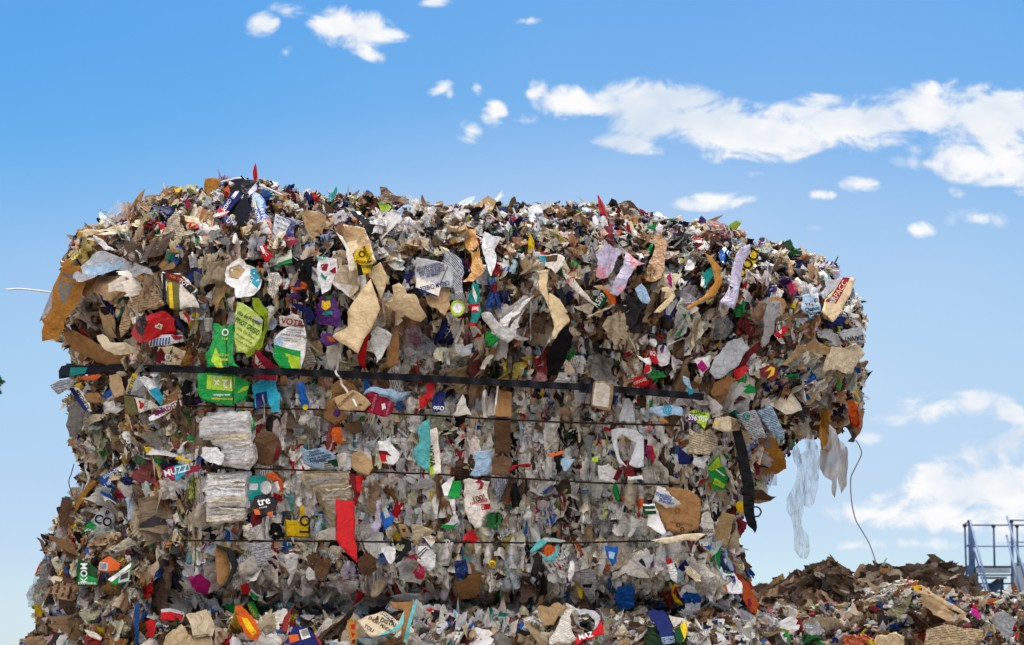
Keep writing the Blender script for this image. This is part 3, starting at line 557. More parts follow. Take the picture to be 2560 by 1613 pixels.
I('A','cardboard_piece','cardboard','flat brown cardboard panel left of the navy carton sleeve','kraft','1475,335 1565,375 1610,500 1560,610 1450,560 1400,480 1430,400',up=.005)
I('A','long_label','label','beige folded strip standing beside the flat brown cardboard panel','offwhite','1400,340 1450,320 1460,400 1425,520 1440,620 1500,720 1440,700 1390,590 1385,430',up=.02)
I('A','carton_side','carton','blue and white carton side with an orange stripe near the bale top','blue','1930,215 1985,220 2060,300 2110,480 2115,620 2055,585 2000,545 1960,350',up=.035,p=[('sky','1930,215 1985,220 2045,300 2020,360 1955,320'),('orange','2075,430 2110,480 2115,620 2085,600 2060,480')],t=[('STAYFREE',1985,400,32,-72,'white'),('UN PLUS',2050,460,34,-75,'white')])
I('A','carton_back','carton','dark blue carton with a pale text panel right of the orange striped carton','navy','2150,395 2335,455 2320,640 2250,690 2200,680 2120,565 2120,480',up=.03,p=[('lgrey','2148,402 2285,470 2200,660 2120,560')],t=[('NUTRITION',2220,460,22,-22,'navy'),('FACTS VALEUR',2210,500,18,-22,'navy'),('SERVING PER',2195,535,16,-22,'navy')])
I('A','cardboard_sheet','cardboard','rippled brown kraft sheet folded downwards below the curled leaflet','kraft','1030,640 1130,610 1210,700 1265,870 1150,905 1060,840 1030,740',up=.02,cr=.12)
I('A','paper_bag','paper bag','large crumpled white sheet sweeping over the left shoulder of the bale','lgrey','360,970 440,860 570,740 700,755 800,790 900,830 1050,895 1070,945 900,965 700,895 560,960 400,1005',up=.05,cr=.1,cu=-.2,p=[('sky','440,900 570,850 800,815 790,880 600,945 450,940')])
I('A','paper_curl','paper','long white paper curl poking left out of the upper left shoulder','white','540,590 600,620 700,700 745,720 680,725 600,680 545,630',up=.06,m='leaf')
I('A','yellow_scrap','paper','yellow-edged flap pointing left above the white paper curl','beige','390,605 410,560 560,545 640,570 540,590 470,608',up=.05,p=[('ochre','390,605 410,560 450,570 440,607')])
I('A','orange_flap','cardboard','small bright orange torn flap at the left shoulder edge','ochre','245,815 270,835 330,795 360,835 320,880 275,890',m='leaf',up=.03)
I('A','kraft_sheet','cardboard','big ochre kraft sheet hanging off the far left end of the bale','ochre','262,885 300,868 420,860 480,1010 430,1140 385,1235 300,1330 275,1420 235,1500 215,1540 190,1510 90,1530 85,1440 105,1380 85,1340 60,1370 95,1280 130,1190 185,1050',m='leaf',up=.08,cr=.13,cu=.15,th=.002,p=[('grey','265,925 370,940 385,960 310,1180 260,1190 225,1040'),('lgrey','60,1360 130,1190 185,1060 175,1230 120,1320')])
I('A','wrapping_paper','paper','crumpled tan tissue bundle right of the big ochre kraft sheet','tan','480,1000 640,945 820,935 915,1000 860,1100 740,1180 700,1210 560,1100 480,1150 440,1120',up=.04,cr=.2)
I('A','paper_tear','paper','torn pale paper rag hanging below the tan tissue bundle','offwhite','360,1190 420,1085 520,1090 600,1140 640,1205 520,1170 470,1200 400,1230',up=.05,cr=.15)
I('A','printed_carton','carton','open brown carton flap printed with rows of text at left','tan','880,1115 960,1095 1090,1100 1185,1195 1100,1250 1000,1250 900,1290 850,1430 780,1500 765,1420 800,1290',ln=1,lr=8,up=.035,th=.004,cu=-.2)
I('A','cardboard_tube','cardboard tube','hollow brown cardboard tube end left of the printed brown carton','tan','600,1215 640,1200 700,1230 735,1360 750,1500 650,1500 615,1360 590,1270',up=.04,cu=-.9,p=[('black','600,1225 650,1225 690,1240 680,1290 640,1300 605,1270')])  # black patch paints the shaded inside of the tube
I('A','comic_box','carton','black edged box with red and yellow pictures left of centre top','offwhite','1150,915 1300,930 1400,1010 1460,1085 1410,1110 1475,1235 1250,1255 1190,1200 1165,1050',up=.035,sh=.35,c2='olive',p=[('dred','1172,925 1300,940 1350,985 1340,1030 1180,975'),('black','1340,985 1445,1070 1400,1110 1330,1040'),('yellow','1200,1010 1235,1010 1250,1240 1215,1235'),('black','1150,925 1178,930 1185,1200 1165,1190')],t=[('FOR THE',1255,965,24,-20,'ochre'),('TOY',1385,1045,34,-35,'white')])
I('A','milk_pouch','plastic bag','white and blue crumpled pouch above the lime green wine box','white','1830,795 1965,880 2025,990 1950,1125 1800,1145 1790,1060 1700,1000 1720,870',m='gloss',up=.03,cr=.14,p=[('aqua','1925,900 1970,880 2020,990 1990,1060 1920,1000'),('tan','1740,880 1830,850 1880,900 1820,980 1740,960')],t=[('LUCKY',1950,960,30,60,'white')])
I('A','pleated_paper','paper','pleated off-white paper fan left of the blue glossy box','offwhite','2080,930 2170,920 2215,1000 2160,1110 2130,1160 2075,1080',ln=1,lr=80,up=.03)
I('A','candy_wrapper','wrapper','small tilted red and white wrapper below the pale text panel','red','2010,690 2050,670 2120,780 2100,810 2060,830',up=.03,p=[('white','2010,690 2030,680 2060,740 2040,760')],t=[('MC',2080,775,26,-50,'white')])
# ---- red bag, green cartons
I('E','foil_bag','bag','crumpled glossy red snack bag with a small white square, left of the green cartons','red','1110,20 1250,-5 1330,60 1365,180 1290,222 1100,262 1015,272 940,190 990,100',m='gloss',up=.05,cr=.14,p=[('offwhite','1165,95 1225,112 1210,155 1152,135'),('black','1000,70 1060,30 1090,90 1040,220 980,150'),('white','950,50 990,40 985,100 955,100')],t=[('A',1188,125,28,-15,'black')])
I('E','ribbon','ribbon','red and white curled ribbon right of the red snack bag','offwhite','1370,5 1430,0 1470,60 1450,110 1410,70 1380,60',up=.04,p=[('red','1395,5 1430,0 1468,60 1450,105 1440,60')])
I('E','striped_band','paper','blue and white striped paper band under the red snack bag','white','1100,240 1290,200 1400,205 1405,262 1300,290 1110,312',up=.045,p=[('blue','%d,%d %d,%d %d,%d %d,%d'%(x,245-(x-1110)*.13,x+12,243-(x-1110)*.13,x+4,305-(x-1110)*.13,x-8,307-(x-1110)*.13)) for x in range(1120,1290,26)]+[('crimson','1290,205 1400,212 1390,240 1330,250')])
I('E','score_card','card','cream card with a red circle and the numbers 4 and 2','cream','1190,310 1310,300 1430,345 1380,470 1260,467 1150,440',up=.045,cr=.02,p=[('dred','1205,312 1245,370 1245,465 1155,440 1165,370'),('black','1310,305 1316,306 1258,465 1252,464'),('black','1285,385 1400,420 1399,424 1284,389')],t=[('4',1278,350,36,-8,'black'),('2',1350,428,36,-8,'black'),('O',1212,400,60,0,'white'),('GRAND',1205,440,20,-8,'white')])
I('A','wine_box','carton','lime green wine carton panel lettered with a grape variety','pgreen','1805,1180 1860,1190 1950,1255 2040,1340 2030,1450 1975,1560 1890,1640 1800,1630 1785,1480 1790,1300',m='gloss',up=.04,cr=.03,t=[('Villa de Frontier',1910,1320,34,-27,'dgreen'),('PINOT GRIGIO',1885,1385,52,-32,'dgreen'),('Villa Vin Blanc',1870,1445,24,-32,'olive'),('Product of Italy',1860,1500,20,-30,'olive'),('Produit d Italie',1850,1540,20,-30,'olive')],p=[('lgrey','1955,1310 2035,1345 2025,1385 1960,1365')])
I('A','green_film','bag','bright yellow-green glossy bag behind the lime green wine panel','lime','1940,1145 2000,1150 2080,1260 2085,1420 2040,1540 1960,1640 1900,1680 1880,1640 1975,1560 2040,1440 2050,1340 1960,1250',m='gloss',up=.025,cr=.1)
I('E','green_carton','carton','tall green drinks carton above the black strap beside the lime wine panel','green','1670,100 1740,125 1855,108 1865,200 1845,290 1910,490 1615,490 1600,370 1665,240',m='gloss',up=.035,cr=.04,p=[('lime','1690,310 1720,390 1760,490 1700,490 1650,430'),('dgreen','1778,120 1786,120 1790,360 1800,488 1788,488 1780,360')],t=[('O',1808,180,62,0,'white'),('7 UP',1805,238,22,0,'lime'),('355 ml',1838,378,26,0,'lime'),('lime',1840,412,32,5,'yellow')])
I('E','drinks_carton','carton','green twelve-can drinks carton printed upside down, under the black strap','green','1535,545 1840,548 1995,625 1960,770 1820,832 1570,785 1530,690',m='gloss',up=.035,cr=.03,p=[('lime','1615,555 1862,575 1850,700 1610,680'),('dgreen','1838,550 1846,552 1852,800 1840,826'),('lime','1875,720 1935,660 1985,650 1965,690')],t=[('12 x',1705,635,74,180,'white'),('355 ml',1690,575,22,182,'white'),('8',1778,640,50,180,'cream'),('sans caffeine',1690,735,22,180,'white'),('plus rafraichissant',1700,765,20,178,'yellow')])
I('F','milk_carton','carton','white milk carton with a green meadow at its foot, above the strap','white','0,105 110,35 218,60 215,340 185,430 120,430 0,420 -60,330 -55,180',up=.035,cr=.03,p=[('sky','-50,180 10,120 30,200 -20,300 -50,300'),('green','-55,215 60,250 180,275 180,430 120,430 0,420 -60,330'),('lime','40,290 175,330 178,425 100,425')],t=[('VANILLA CLASSIC',155,55,20,-8,'black'),('INGREDIENTS MILK',145,90,15,-6,'grey'),('SUGAR CREAM',145,112,15,-6,'grey'),('VANILLE CLASSIQUE',145,140,20,-6,'black'),('INGREDIENTS LAIT',140,170,15,-6,'grey'),('CREME SUCRE',140,190,15,-6,'grey')])
I('B','pink_letter_scrap','label','white label with pink letters just above the white milk carton','offwhite','-10,1240 110,1215 200,1270 215,1310 100,1320 0,1325',up=.03,t=[('VOTR',110,1290,56,-10,'crimson')])
I('F','text_sheet','paper','sheet of brown fine print curving right of the meadow milk carton','offwhite','195,130 240,170 320,370 290,420 185,430 215,330',ln=1,lr=3,up=.02)
I('E','red_pack','carton','red carton piece with slanted print crossed by the strap','crimson','2040,330 2130,400 2205,460 2265,490 2240,640 2130,600 2020,570 2020,480',m='gloss',up=.028,cr=.07,p=[('offwhite','2040,370 2075,430 2060,470 2035,450')],t=[('HIPS',2070,450,40,-55,'offwhite')])
I('E','blue_box','carton','glossy bright blue carton corner below the strap and the red carton piece','aqua','2010,640 2110,600 2230,605 2235,700 2258,720 2255,880 2185,885 2150,800 2040,850',m='gloss',up=.03,cr=.1,p=[('navy','2040,720 2140,700 2150,790 2050,860')])
I('E','kraft_wedge','cardboard','long brown corrugated wedge slanting above the left end of the strap','kraft','340,150 430,160 540,215 650,280 860,360 1000,390 975,470 830,487 640,445 480,360 420,310 370,260',th=.005,up=.04,cr=.04)
I('E','torn_liner','cardboard','torn cream liner with ragged edges lying over the long brown wedge','cream','640,210 690,195 760,265 900,268 1020,350 1000,380 900,375 800,380 720,340 650,250',up=.055,cr=.1)
I('E','dark_board','cardboard','black and teal cardboard strip poking left at the strap height','black','330,478 600,470 1000,478 1010,530 700,540 480,560 310,590 305,520',th=.004,up=.03,cr=.02,p=[('teal','410,490 560,490 540,540 400,570')])
I('E','orange_strip','cardboard','thin orange stripe of board under the black and teal strip','orange','500,572 600,555 690,555 660,588 510,604',up=.05,cr=.02)
I('E','grey_brochure','brochure','bluish grey brochure pages sticking out left below the teal strip','lgrey','230,645 320,600 460,590 440,640 400,680 300,730 240,670',ln=1,lr=10,up=.02,cr=.03)
I('E','kraft_tag','tag','plain tan cardboard tag hanging just under the strap at left','tan','750,560 830,538 870,620 892,730 800,760 755,660',up=.05,cr=.02,th=.002)
I('E','magazine','magazine','magazine page with a yellow lettered spine left of the green drinks carton','grey','915,600 1010,540 1070,640 1120,720 1110,790 1080,780 890,725',up=.045,sh=.3,c2='lgrey',p=[('yellow','955,545 1005,540 930,720 900,725'),('olive','1080,700 1120,715 1110,790 1075,770')],t=[('MAT FRIT',948,640,34,70,'navy')])
I('E','milk_leaflet','leaflet','white leaflet with blue end slanting right of the yellow spined magazine','white','1010,590 1060,560 1165,650 1225,750 1210,825 1090,690',ln=.6,lr=-25,up=.06,cu=.2,p=[('aqua','1100,690 1180,660 1225,750 1212,825 1150,760')])
I('E','blue_label_box','carton','dark blue and white lettered box edge at the far left below the strap','white','395,665 500,690 580,790 595,880 540,882 460,780',up=.03,p=[('navy','395,665 440,672 560,860 540,882 460,780')],t=[('MAGNETIC',520,780,36,-58,'dgrey')])
I('E','spotted_kraft','cardboard','rounded orange-brown cardboard flap right of the blue lettered box edge','kraft','520,720 640,708 725,770 650,812 545,775',up=.05,cu=.3)
I('E','olive_board','cardboard','olive board panel standing left of the small red heart card','olive','880,735 970,750 1015,900 960,922 890,860',up=.045,cr=.02)
I('E','heart_card','card','cream card with a small red heart and grey writing','offwhite','970,750 1100,768 1195,840 1015,895',up=.05,cr=.03,p=[('red','1008,785 1022,780 1035,800 1055,800 1060,825 1035,858 1012,850 1022,820')],t=[('SUCCES',1075,815,34,80,'grey')])
I('E','grey_envelope','envelope','smooth grey envelope hanging at the left end of the bale','grey','410,800 470,788 535,890 500,1055 400,1105 368,1000',up=.05,cr=.05)
I('E','soap_wrapper','wrapper','white wrapper with red capital letters slanting up above the paper ream','white','1100,930 1180,835 1380,778 1392,830 1200,930 1110,965',m='gloss',up=.04,cr=.06,p=[('purple','1140,890 1215,840 1235,880 1160,920')],t=[('TRADITI',1310,830,44,28,'crimson')])
I('E','lower_tan_rag','paper','cream torn paper rag in the middle of the left end','cream','540,960 610,900 760,860 700,940 560,1010',up=.05,cr=.15)
I('E','paper_ream','paper stack','compressed white paper ream showing its page edges, left part of the flat face','white','1545,985 1620,930 1780,905 1960,898 1985,1000 2000,1130 2025,1280 1960,1360 1760,1330 1760,1180 1640,1110 1540,1115',up=.03,cr=.05,st=7,hw=1)
I('E','ream_chunk','paper stack','small bulging white ream corner under the larger left paper ream','white','1570,1195 1700,1190 1770,1260 1740,1350 1640,1330 1560,1270',up=.04,cr=.08)
I('E','sauce_lid','lid','flattened purple-brown disc lid right of the white paper ream','dkraft',' '.join('%d,%d'%(2140+135*math.cos(a*.35),1205+155*math.sin(a*.35)) for a in range(18)),m='gloss',up=.035,cr=.05,cu=.3,p=[('dred','2230,1180 2272,1200 2240,1300 2190,1330 2210,1250')])
I('E','veggie_label','label','green label edge with white script left of the purple-brown disc','green','1975,945 2030,925 2020,1080 1975,1070',up=.035,t=[('vella',2000,1000,32,80,'white')])
I('E','blue_banner','banner','blue board strip with upside down white French words at left','blue','670,1460 800,1375 930,1310 955,1400 800,1500 720,1570 690,1530',up=.05,cr=.02,t=[('rendez-vous',810,1400,38,212,'white'),('des',780,1450,38,212,'white'),('gourmands !',765,1495,36,212,'white')])
I('E','green_foil','foil','shiny dark green foil corner right of the blue board strip','dgreen','945,1285 990,1255 1090,1340 1020,1355 960,1310',m='gloss',up=.055)
I('E','bubble_wrapper','wrapper','sky blue and pink lettered wrapper on the second wire','aqua','1180,1400 1380,1345 1560,1358 1575,1390 1380,1462 1210,1485',m='gloss',up=.035,cr=.08,sh=.5,c2='crimson',t=[('MUZZI',1340,1400,60,15,'white')])
I('E','yellow_film','wrapper','yellow twisted wrapper left of the larger paper ream','yellow','1055,1185 1150,1210 1120,1272 1070,1225',up=.04)
I('E','yellow_shred','wrapper','yellow shred of film above the sky blue wrapper','yellow','1370,1270 1470,1310 1465,1335 1400,1310 1330,1300',up=.045)
I('E','clear_lens','plastic','domed clear plastic pack with a golden gleam at left','lgrey','1060,1080 1180,1040 1250,1120 1200,1220 1100,1180',m='film',up=.05,cu=-.4)
# ---- upper centre
I('B','beige_board','cardboard','long torn beige greyboard panel in the upper centre','beige','800,908 850,1050 886,1165 825,1310 750,1425 690,1570 590,1500 458,1415 600,1330 592,1200 640,1120',up=.055,cr=.025,th=.003)
I('B','board_behind','cardboard','rounded beige board half hidden behind the long greyboard panel','beige','885,760 942,870 930,985 888,1095 835,960 785,880 820,800',up=.03,cr=.02)
I('B','torn_board','cardboard','short beige torn board, wide and blunt, left of the cream cheese box','beige','988,970 1050,942 1105,985 1120,1040 1190,1042 1230,1130 1295,1240 1240,1287 1110,1235 1000,1190 908,1140 1000,1070',up=.06,cr=.03,th=.003)
I('B','cheese_box','carton','white cream cheese box upside down with a navy edge','lgrey','1200,718 1380,750 1490,788 1525,845 1527,992 1420,980 1400,1062 1200,985 1188,850',up=.05,cr=.03,th=.003,p=[('offwhite','1205,895 1420,965 1400,1062 1196,985'),('navy','1196,980 1395,1058 1385,1066 1260,1030'),('dgrey','1413,940 1480,790 1486,792 1420,945')],t=[('CREAM CHEESE',1300,985,42,193,'navy'),('INGREDIENTS MILK SALT',1325,790,20,193,'navy'),('BACTERIAL CULTURE',1320,812,20,193,'navy'),('CAROB BEAN GUM',1315,836,20,193,'navy'),('INGREDIENTS LAIT',1310,860,20,193,'navy'),('CREME SEL',1305,884,20,193,'navy')])
I('B','clear_tray','plastic tray','translucent brownish plastic tray under the cream cheese box','tan','1420,980 1505,995 1502,1150 1450,1235 1300,1130 1278,1060 1400,1060',m='gloss',up=.035,cr=.05)
I('B','yellow_label','label','yellow warning label with a black panel above the long greyboard','yellow','648,690 740,612 788,630 822,770 790,855 690,882 665,780',up=.055,cr=.03,p=[('black','675,765 715,790 735,870 690,882')],t=[('MANUFACTURED',765,690,30,-68,'black'),('PRODUITS',738,760,26,-5,'black'),('ATTENTION',760,800,24,-5,'black'),('O',706,688,60,0,'black')])
I('B','kraft_box','box','open tan cardboard box corner above the yellow warning label','tan','480,470 560,425 745,460 800,590 825,700 855,760 760,800 660,690 580,585',th=.004,up=.03,cr=.05,p=[('beige','580,590 680,560 680,640 640,690')])
I('B','beige_slat','cardboard','narrow beige slat leaning left of the yellow warning label','offwhite','492,490 555,540 640,690 682,820 612,852 585,650',up=.045,cr=.03)
I('B','tan_rag','paper','crumpled orange-brown paper rag near the top left of centre','tan','180,320 240,298 405,350 410,450 330,560 290,615 240,490',up=.035,cr=.16)
I('B','pinkish_sheet','paper','smooth pinkish grey sheet right of the crumpled orange-brown rag','lgrey','420,330 560,300 610,340 600,400 480,440 420,400',up=.03,cr=.07)
I('B','black_slab','card','black glossy slab slanting below the upper edge of the bale','black','618,310 700,318 860,420 872,560 822,585 760,455',m='gloss',up=.035)
I('B','brown_crest','cardboard','dark brown torn board rising above the crest at top centre','dkraft','878,95 940,98 1010,172 1050,182 1135,205 1140,245 1040,225 960,240 890,222',up=.02,cr=.1,th=.003)
I('B','lime_bag','bag','small bright lime bag on the crest beside the dark brown board','lime','858,235 930,230 982,275 962,308 890,322',m='leaf',up=.05,cr=.14)
I('B','teal_shard','cardboard','pointed dark teal shard rising above the crest left of the lime bag','teal','490,70 505,100 500,150 455,230 420,235 432,170 470,140',up=.02)
I('B','olive_stub','cardboard','short yellow-olive stub standing on the crest between teal shard and lime bag','olive','610,175 680,165 715,240 700,275 650,270 615,230',up=.02,p=[('yellow','680,170 715,240 690,262')])
I('B','white_flap','paper','pale blue-white folded flap below the dark brown crest board','sky','1005,345 1100,255 1160,262 1130,330 1020,380',up=.045)
I('B','melon_bag','bag','white pouch with two crimson melon slices and teal lettering','white','325,700 500,730 512,880 445,1000 370,1045 330,880',up=.04,cr=.08,p=[('crimson','360,780 430,775 410,840 370,835'),('crimson','435,840 490,800 497,858 460,858'),('teal','365,850 395,890 420,880 400,920 360,880')],t=[('FRUIT',375,722,40,10,'teal')])
I('B','purple_wrap','wrapper','purple sweets wrapper with yellow spots left of the long greyboard','purple','350,1060 480,1035 500,1150 545,1300 500,1335 350,1310 295,1200',m='gloss',up=.03,cr=.12,p=[('yellow','370,1100 440,1100 450,1150 400,1190 365,1160'),('teal','375,1200 460,1190 465,1225 370,1225'),('green','400,1065 450,1050 460,1080 420,1090')])
I('B','purple_pouch','wrapper','small purple pouch with an orange panel below the purple sweets wrapper','purple','365,1390 480,1395 522,1470 400,1502 345,1455',m='gloss',up=.045,p=[('orange','410,1410 470,1430 490,1465 440,1460')])
I('B','orange_lid','lid','flat orange-red tray edge left of the white melon pouch','orange','70,965 180,985 185,930 245,965 235,1005 130,1010 140,1050',up=.04)
I('B','blue_sleeve','carton','dark blue torn sleeve with white streaks above the white milk carton','navy','70,1100 180,1130 250,1160 310,1250 240,1310 230,1200 130,1160',up=.04,cr=.1)
I('B','standing_kraft','cardboard','grey-brown crumpled board bundle standing on the crest right of centre','tan','1650,330 1700,280 1840,170 1905,212 1880,292 1740,370 1650,405',up=.03,cr=.16)
I('B','ochre_strip','cardboard','long twisted ochre cardboard strip running down right of centre','ochre','1650,470 1730,480 1762,650 1795,850 1700,932 1608,935 1690,850 1690,700 1638,640',up=.045,cr=.09)
I('B','white_rag','paper','long white crumpled paper beside the twisted ochre strip','white','1800,490 1955,540 1892,650 1902,780 1862,885 1810,750 1778,620',up=.045,cr=.16)
I('B','printed_roll','paper','grey curling printed sheet right of the cream cheese box','lgrey','1430,630 1520,680 1600,740 1625,850 1622,1080 1540,1105 1520,950 1450,760',ln=1,lr=50,up=.04,cu=-.3,cr=.08)
I('B','jar','jar','small jar with a round white lid and yellow-green rim','lime',' '.join('%d,%d'%(1565+62*math.cos(a*.42),1168+75*math.sin(a*.42)) for a in range(15)),m='gloss',up=.055,cr=.01,cu=-.3,p=[('white',' '.join('%d,%d'%(1566+44*math.cos(a*.42),1165+46*math.sin(a*.42)) for a in range(15)))])
I('B','tube_pack','carton','teal and red toothpaste style carton end right of the round jar lid','teal','1700,930 1755,960 1765,1100 1735,1300 1670,1325 1690,1200 1655,1080 1690,1000',up=.05,cr=.04,p=[('red','1665,1130 1760,1125 1755,1200 1690,1205'),('white','1700,960 1740,1060 1730,1120 1700,1050'),('red','1670,1295 1735,1290 1725,1320 1665,1325')],t=[('Bear',1718,1175,48,185,'white')])
I('B','white_roll','paper','smooth white paper roll slanting right of the teal carton end','white','1775,1215 1815,1198 1860,1205 1980,1355 2090,1340 2085,1420 2010,1475 1930,1425 1790,1270',up=.055,cu=-.5,cr=.03)
I('F','white_kite','paper','kite-shaped white folded sheet right of the long greyboard panel','white','858,55 990,130 922,280 850,392 788,200',up=.055,cr=.06)
I('F','sweets_bag','plastic bag','clear sweets bag with red and pink print in the middle of the face','lgrey','1100,90 1230,60 1385,245 1340,300 1250,322 1090,382 1050,300',m='film',up=.06,cr=.1,p=[('crimson','1130,120 1215,110 1250,200 1200,250 1140,190'),('white','1090,260 1140,240 1215,290 1120,330'),('pink','1150,20 1200,20 1210,110 1140,110')])
I('F','red_spike','card','vertical red board strip between the greyboard panel and the white kite','red','745,180 790,100 760,300 752,458 735,430 690,380 680,320',up=.03)
I('F','brown_plank','cardboard','narrow brown cardboard plank standing upright left of the clear sweets bag','kraft','950,200 1040,0 1052,300 1035,440 950,425',up=.02,th=.004,cr=.02)
I('F','green_leaf_scrap','wrapper','folded plain green scrap below the smooth white roll','green','1822,100 1885,130 1945,172 1860,242 1810,180',up=.06)
I('F','white_crush','paper','crushed white sheet below the plain green scrap','lgrey','1535,215 1700,205 1680,300 1620,320 1560,290',up=.055,cr=.1)
# ---- upper right
I('C','black_film','film','long black plastic film hanging down to the strap right of centre','black','240,925 300,915 340,1060 380,1200 360,1290 385,1400 330,1560 250,1690 170,1680 160,1500 230,1380 280,1290 370,1230 290,1040',mat='cloth',up=.035,cr=.1)
I('C','pale_board','cardboard','curved pale board with a pointed lower end beside the black film','beige','190,958 280,1020 345,1120 372,1212 280,1300 245,1365 205,1372 232,1250 172,1070',up=.055,cr=.03)
I('C','bent_board','cardboard','tan bent board left of the curved pale board','beige','68,770 182,758 162,900 172,1080 130,980 92,900',up=.05,cr=.05)
I('C','marbled_paper','paper','pink and violet marbled crumpled paper below the crest at right','pink','600,625 720,530 745,560 832,590 765,700 700,825 600,822 612,700',up=.045,cr=.12,sh=.4,c2='mauve')
I('C','violet_sheet','paper','white and violet creased sheet right of the marbled paper','mauve','860,600 960,670 1080,710 960,720 885,830 790,990 720,965 790,800 840,720',up=.045,cr=.1,sh=.3,c2='pink')
I('C','photo_print','card','torn card with a blue and brown photograph left of the marbled paper','offwhite','88,635 262,618 325,650 305,720 240,795 150,722',up=.05,p=[('aqua','88,635 160,630 150,715'),('dkraft','150,640 262,622 255,680 160,690')])
I('C','price_card','card','dark green price card with white digits and an orange edge','dgreen','560,935 655,930 705,990 640,1105 560,1065 575,1000',up=.055,cr=.03,t=[('1,599',618,1045,52,55,'white')],p=[('lgrey','562,940 640,935 620,985 575,985')])
I('C','orange_edge','cardboard','orange bent board edge curving round the dark green price card','orange','572,900 650,890 770,1005 772,1052 735,1068 680,980 640,940',up=.05,cr=.03,th=.004,p=[('tan','572,900 650,890 690,930 640,940')])
I('C','cream_slat','cardboard','cream slat slanting below the orange bent board edge','cream','740,1068 770,1060 700,1110 560,1170 520,1185 525,1165 620,1120',up=.06)
I('C','letter_strip','paper','long narrow white strip with small red letters above the price card','offwhite','305,780 390,820 470,920 560,1030 620,1065 590,1075 500,1010 370,900',up=.06,cr=.03,t=[('RTJ',375,850,36,20,'red')])
I('C','blue_card','card','plain pale blue rounded card right of the orange bent board','sky','942,925 1000,878 1040,920 1082,1022 1062,1060 1010,1052',up=.055,cr=.02)
I('C','bent_frame','cardboard','bent beige board frame shaped like a hook at right','beige','1180,915 1235,905 1302,990 1240,1070 1165,1135 1105,1135 1180,1060 1250,995 1215,950 1180,945',up=.055,cr=.02,th=.004)
I('C','blue_frame','card','navy edged card with white panels below the hook-shaped board','navy','1190,1110 1330,980 1345,1020 1270,1190 1200,1170',up=.045,p=[('lgrey','1215,1090 1310,1010 1320,1035 1250,1160 1215,1150')])
I('C','lavender_sheet','paper','long smooth lavender-white sheet hanging at upper right','mauve','1880,560 1960,530 1965,600 1900,700 1868,900 1815,1108 1688,1040 1762,940 1835,620',up=.06,cr=.02,p=[])
I('C','ring_sign','sign','yellow strip with bold black ring letters at upper right','yellow','1950,590 2045,565 2010,690 1950,780 1895,845 1860,852 1868,740 1930,680',up=.06,cr=.03,t=[('OOCJ',1945,715,95,55,'black')])
I('C','teal_crush','paper','green and white crumpled paper inside the curved brown board','teal','1640,710 1655,780 1565,920 1520,892 1530,800 1590,750',up=.05,cr=.14,sh=.4,c2='offwhite')
I('C','curved_board','cardboard','large curved brown corrugated board bending like a bow at right','ochre','1540,590 1620,640 1700,740 1715,870 1655,985 1500,1062 1400,1120 1395,1085 1560,985 1650,860 1620,730',up=.045,cr=.03,th=.004)
I('C','blue_cup','cup','crushed blue cup tucked left of the lavender sheet','blue','1690,585 1740,553 1782,600 1722,712 1690,655',m='gloss',up=.045)
I('C','red_leaf','wrapper','folded red scrap below the crest above the curved brown board','red','1448,460 1552,490 1500,602 1488,535',up=.045)
I('C','green_flap','card','tall dark green flap reaching up to the crest','dgreen','950,470 1000,430 1072,392 1060,440 985,560',up=.04)
I('C','kraft_drape','cardboard','large brown board drape below the crest, right of the violet sheet','kraft','1060,430 1180,450 1222,570 1205,750 1150,840 1040,852 1050,700 1120,560',up=.03,cr=.1)
I('C','orange_lip','card','orange-tipped lip of board above the marbled paper','orange','740,470 800,410 838,410 800,460 755,478',up=.04)
I('C','magenta_rag','wrapper','narrow magenta rag between the brown drape and the curved board','magenta','1220,830 1260,770 1280,860 1270,910 1240,890',up=.04)
I('C','crest_bundle','paper','bundle of frayed brown sheets fanning up on the crest at right','dkraft','815,160 900,145 940,180 990,260 960,330 880,330 850,240',up=.0,cr=.2,st=4)
I('C','white_carton_crest','carton','pale grey crumpled carton on the crest right of the middle','lgrey','0,215 60,180 165,150 205,180 130,230 100,370 40,360 0,290',up=.03,cr=.08)
I('C','red_crest_tip','cap','tiny red cap sticking up from the right slope','red','2030,505 2062,503 2048,545 2032,540',up=.01,p=[('blue','2032,532 2050,532 2052,556 2030,556')])
I('D','banner_carton','carton','cream carton with a maroon lettered band at the far right end','beige','1660,258 1765,268 1720,400 1645,540 1560,655 1455,565 1490,460 1560,380',up=.05,cr=.04,th=.003,p=[('crimson','1650,258 1712,262 1640,400 1590,492 1488,470 1545,430'),('aqua','1530,450 1550,428 1578,440 1570,465 1545,470')],t=[('CARPACC',1618,375,48,58,'beige')])
I('D','pleated_cream','paper','pleated cream pages fanning below the maroon banded carton','beige','1455,560 1550,520 1640,500 1620,580 1560,655 1480,620',up=.06,ln=1,lr=-60,cr=.03)
I('D','sign_sheet','paper','pale blue sheet printed with a black inked notice at the right end','sky','1290,420 1440,395 1452,560 1360,620 1280,540',up=.055,cr=.05,p=[('black','1390,445 1425,440 1440,480 1400,490'),('black','1315,485 1400,490 1395,510 1320,505')],t=[('de la crypte',1370,497,30,8,'white'),('Depot',1415,535,36,10,'black'),('Discount',1405,570,34,8,'black')])
I('D','grey_sleeve','carton','grey-green folded sleeve above the pleated cream pages','lgrey','1480,260 1660,262 1560,380 1490,460 1440,400 1500,340',up=.04,cr=.04)
I('D','white_pouch','bag','white smooth pouch at the right edge with dark upside down letters','lgrey','1600,745 1720,710 1805,698 1855,770 1850,840 1700,832 1640,800',up=.04,cr=.06,t=[('DANNY',1700,805,46,186,'black')])
I('D','blue_crush','paper','dark blue crushed wrapper between pleated pages and white pouch','navy','1500,660 1620,600 1685,620 1640,680 1540,700',up=.05)
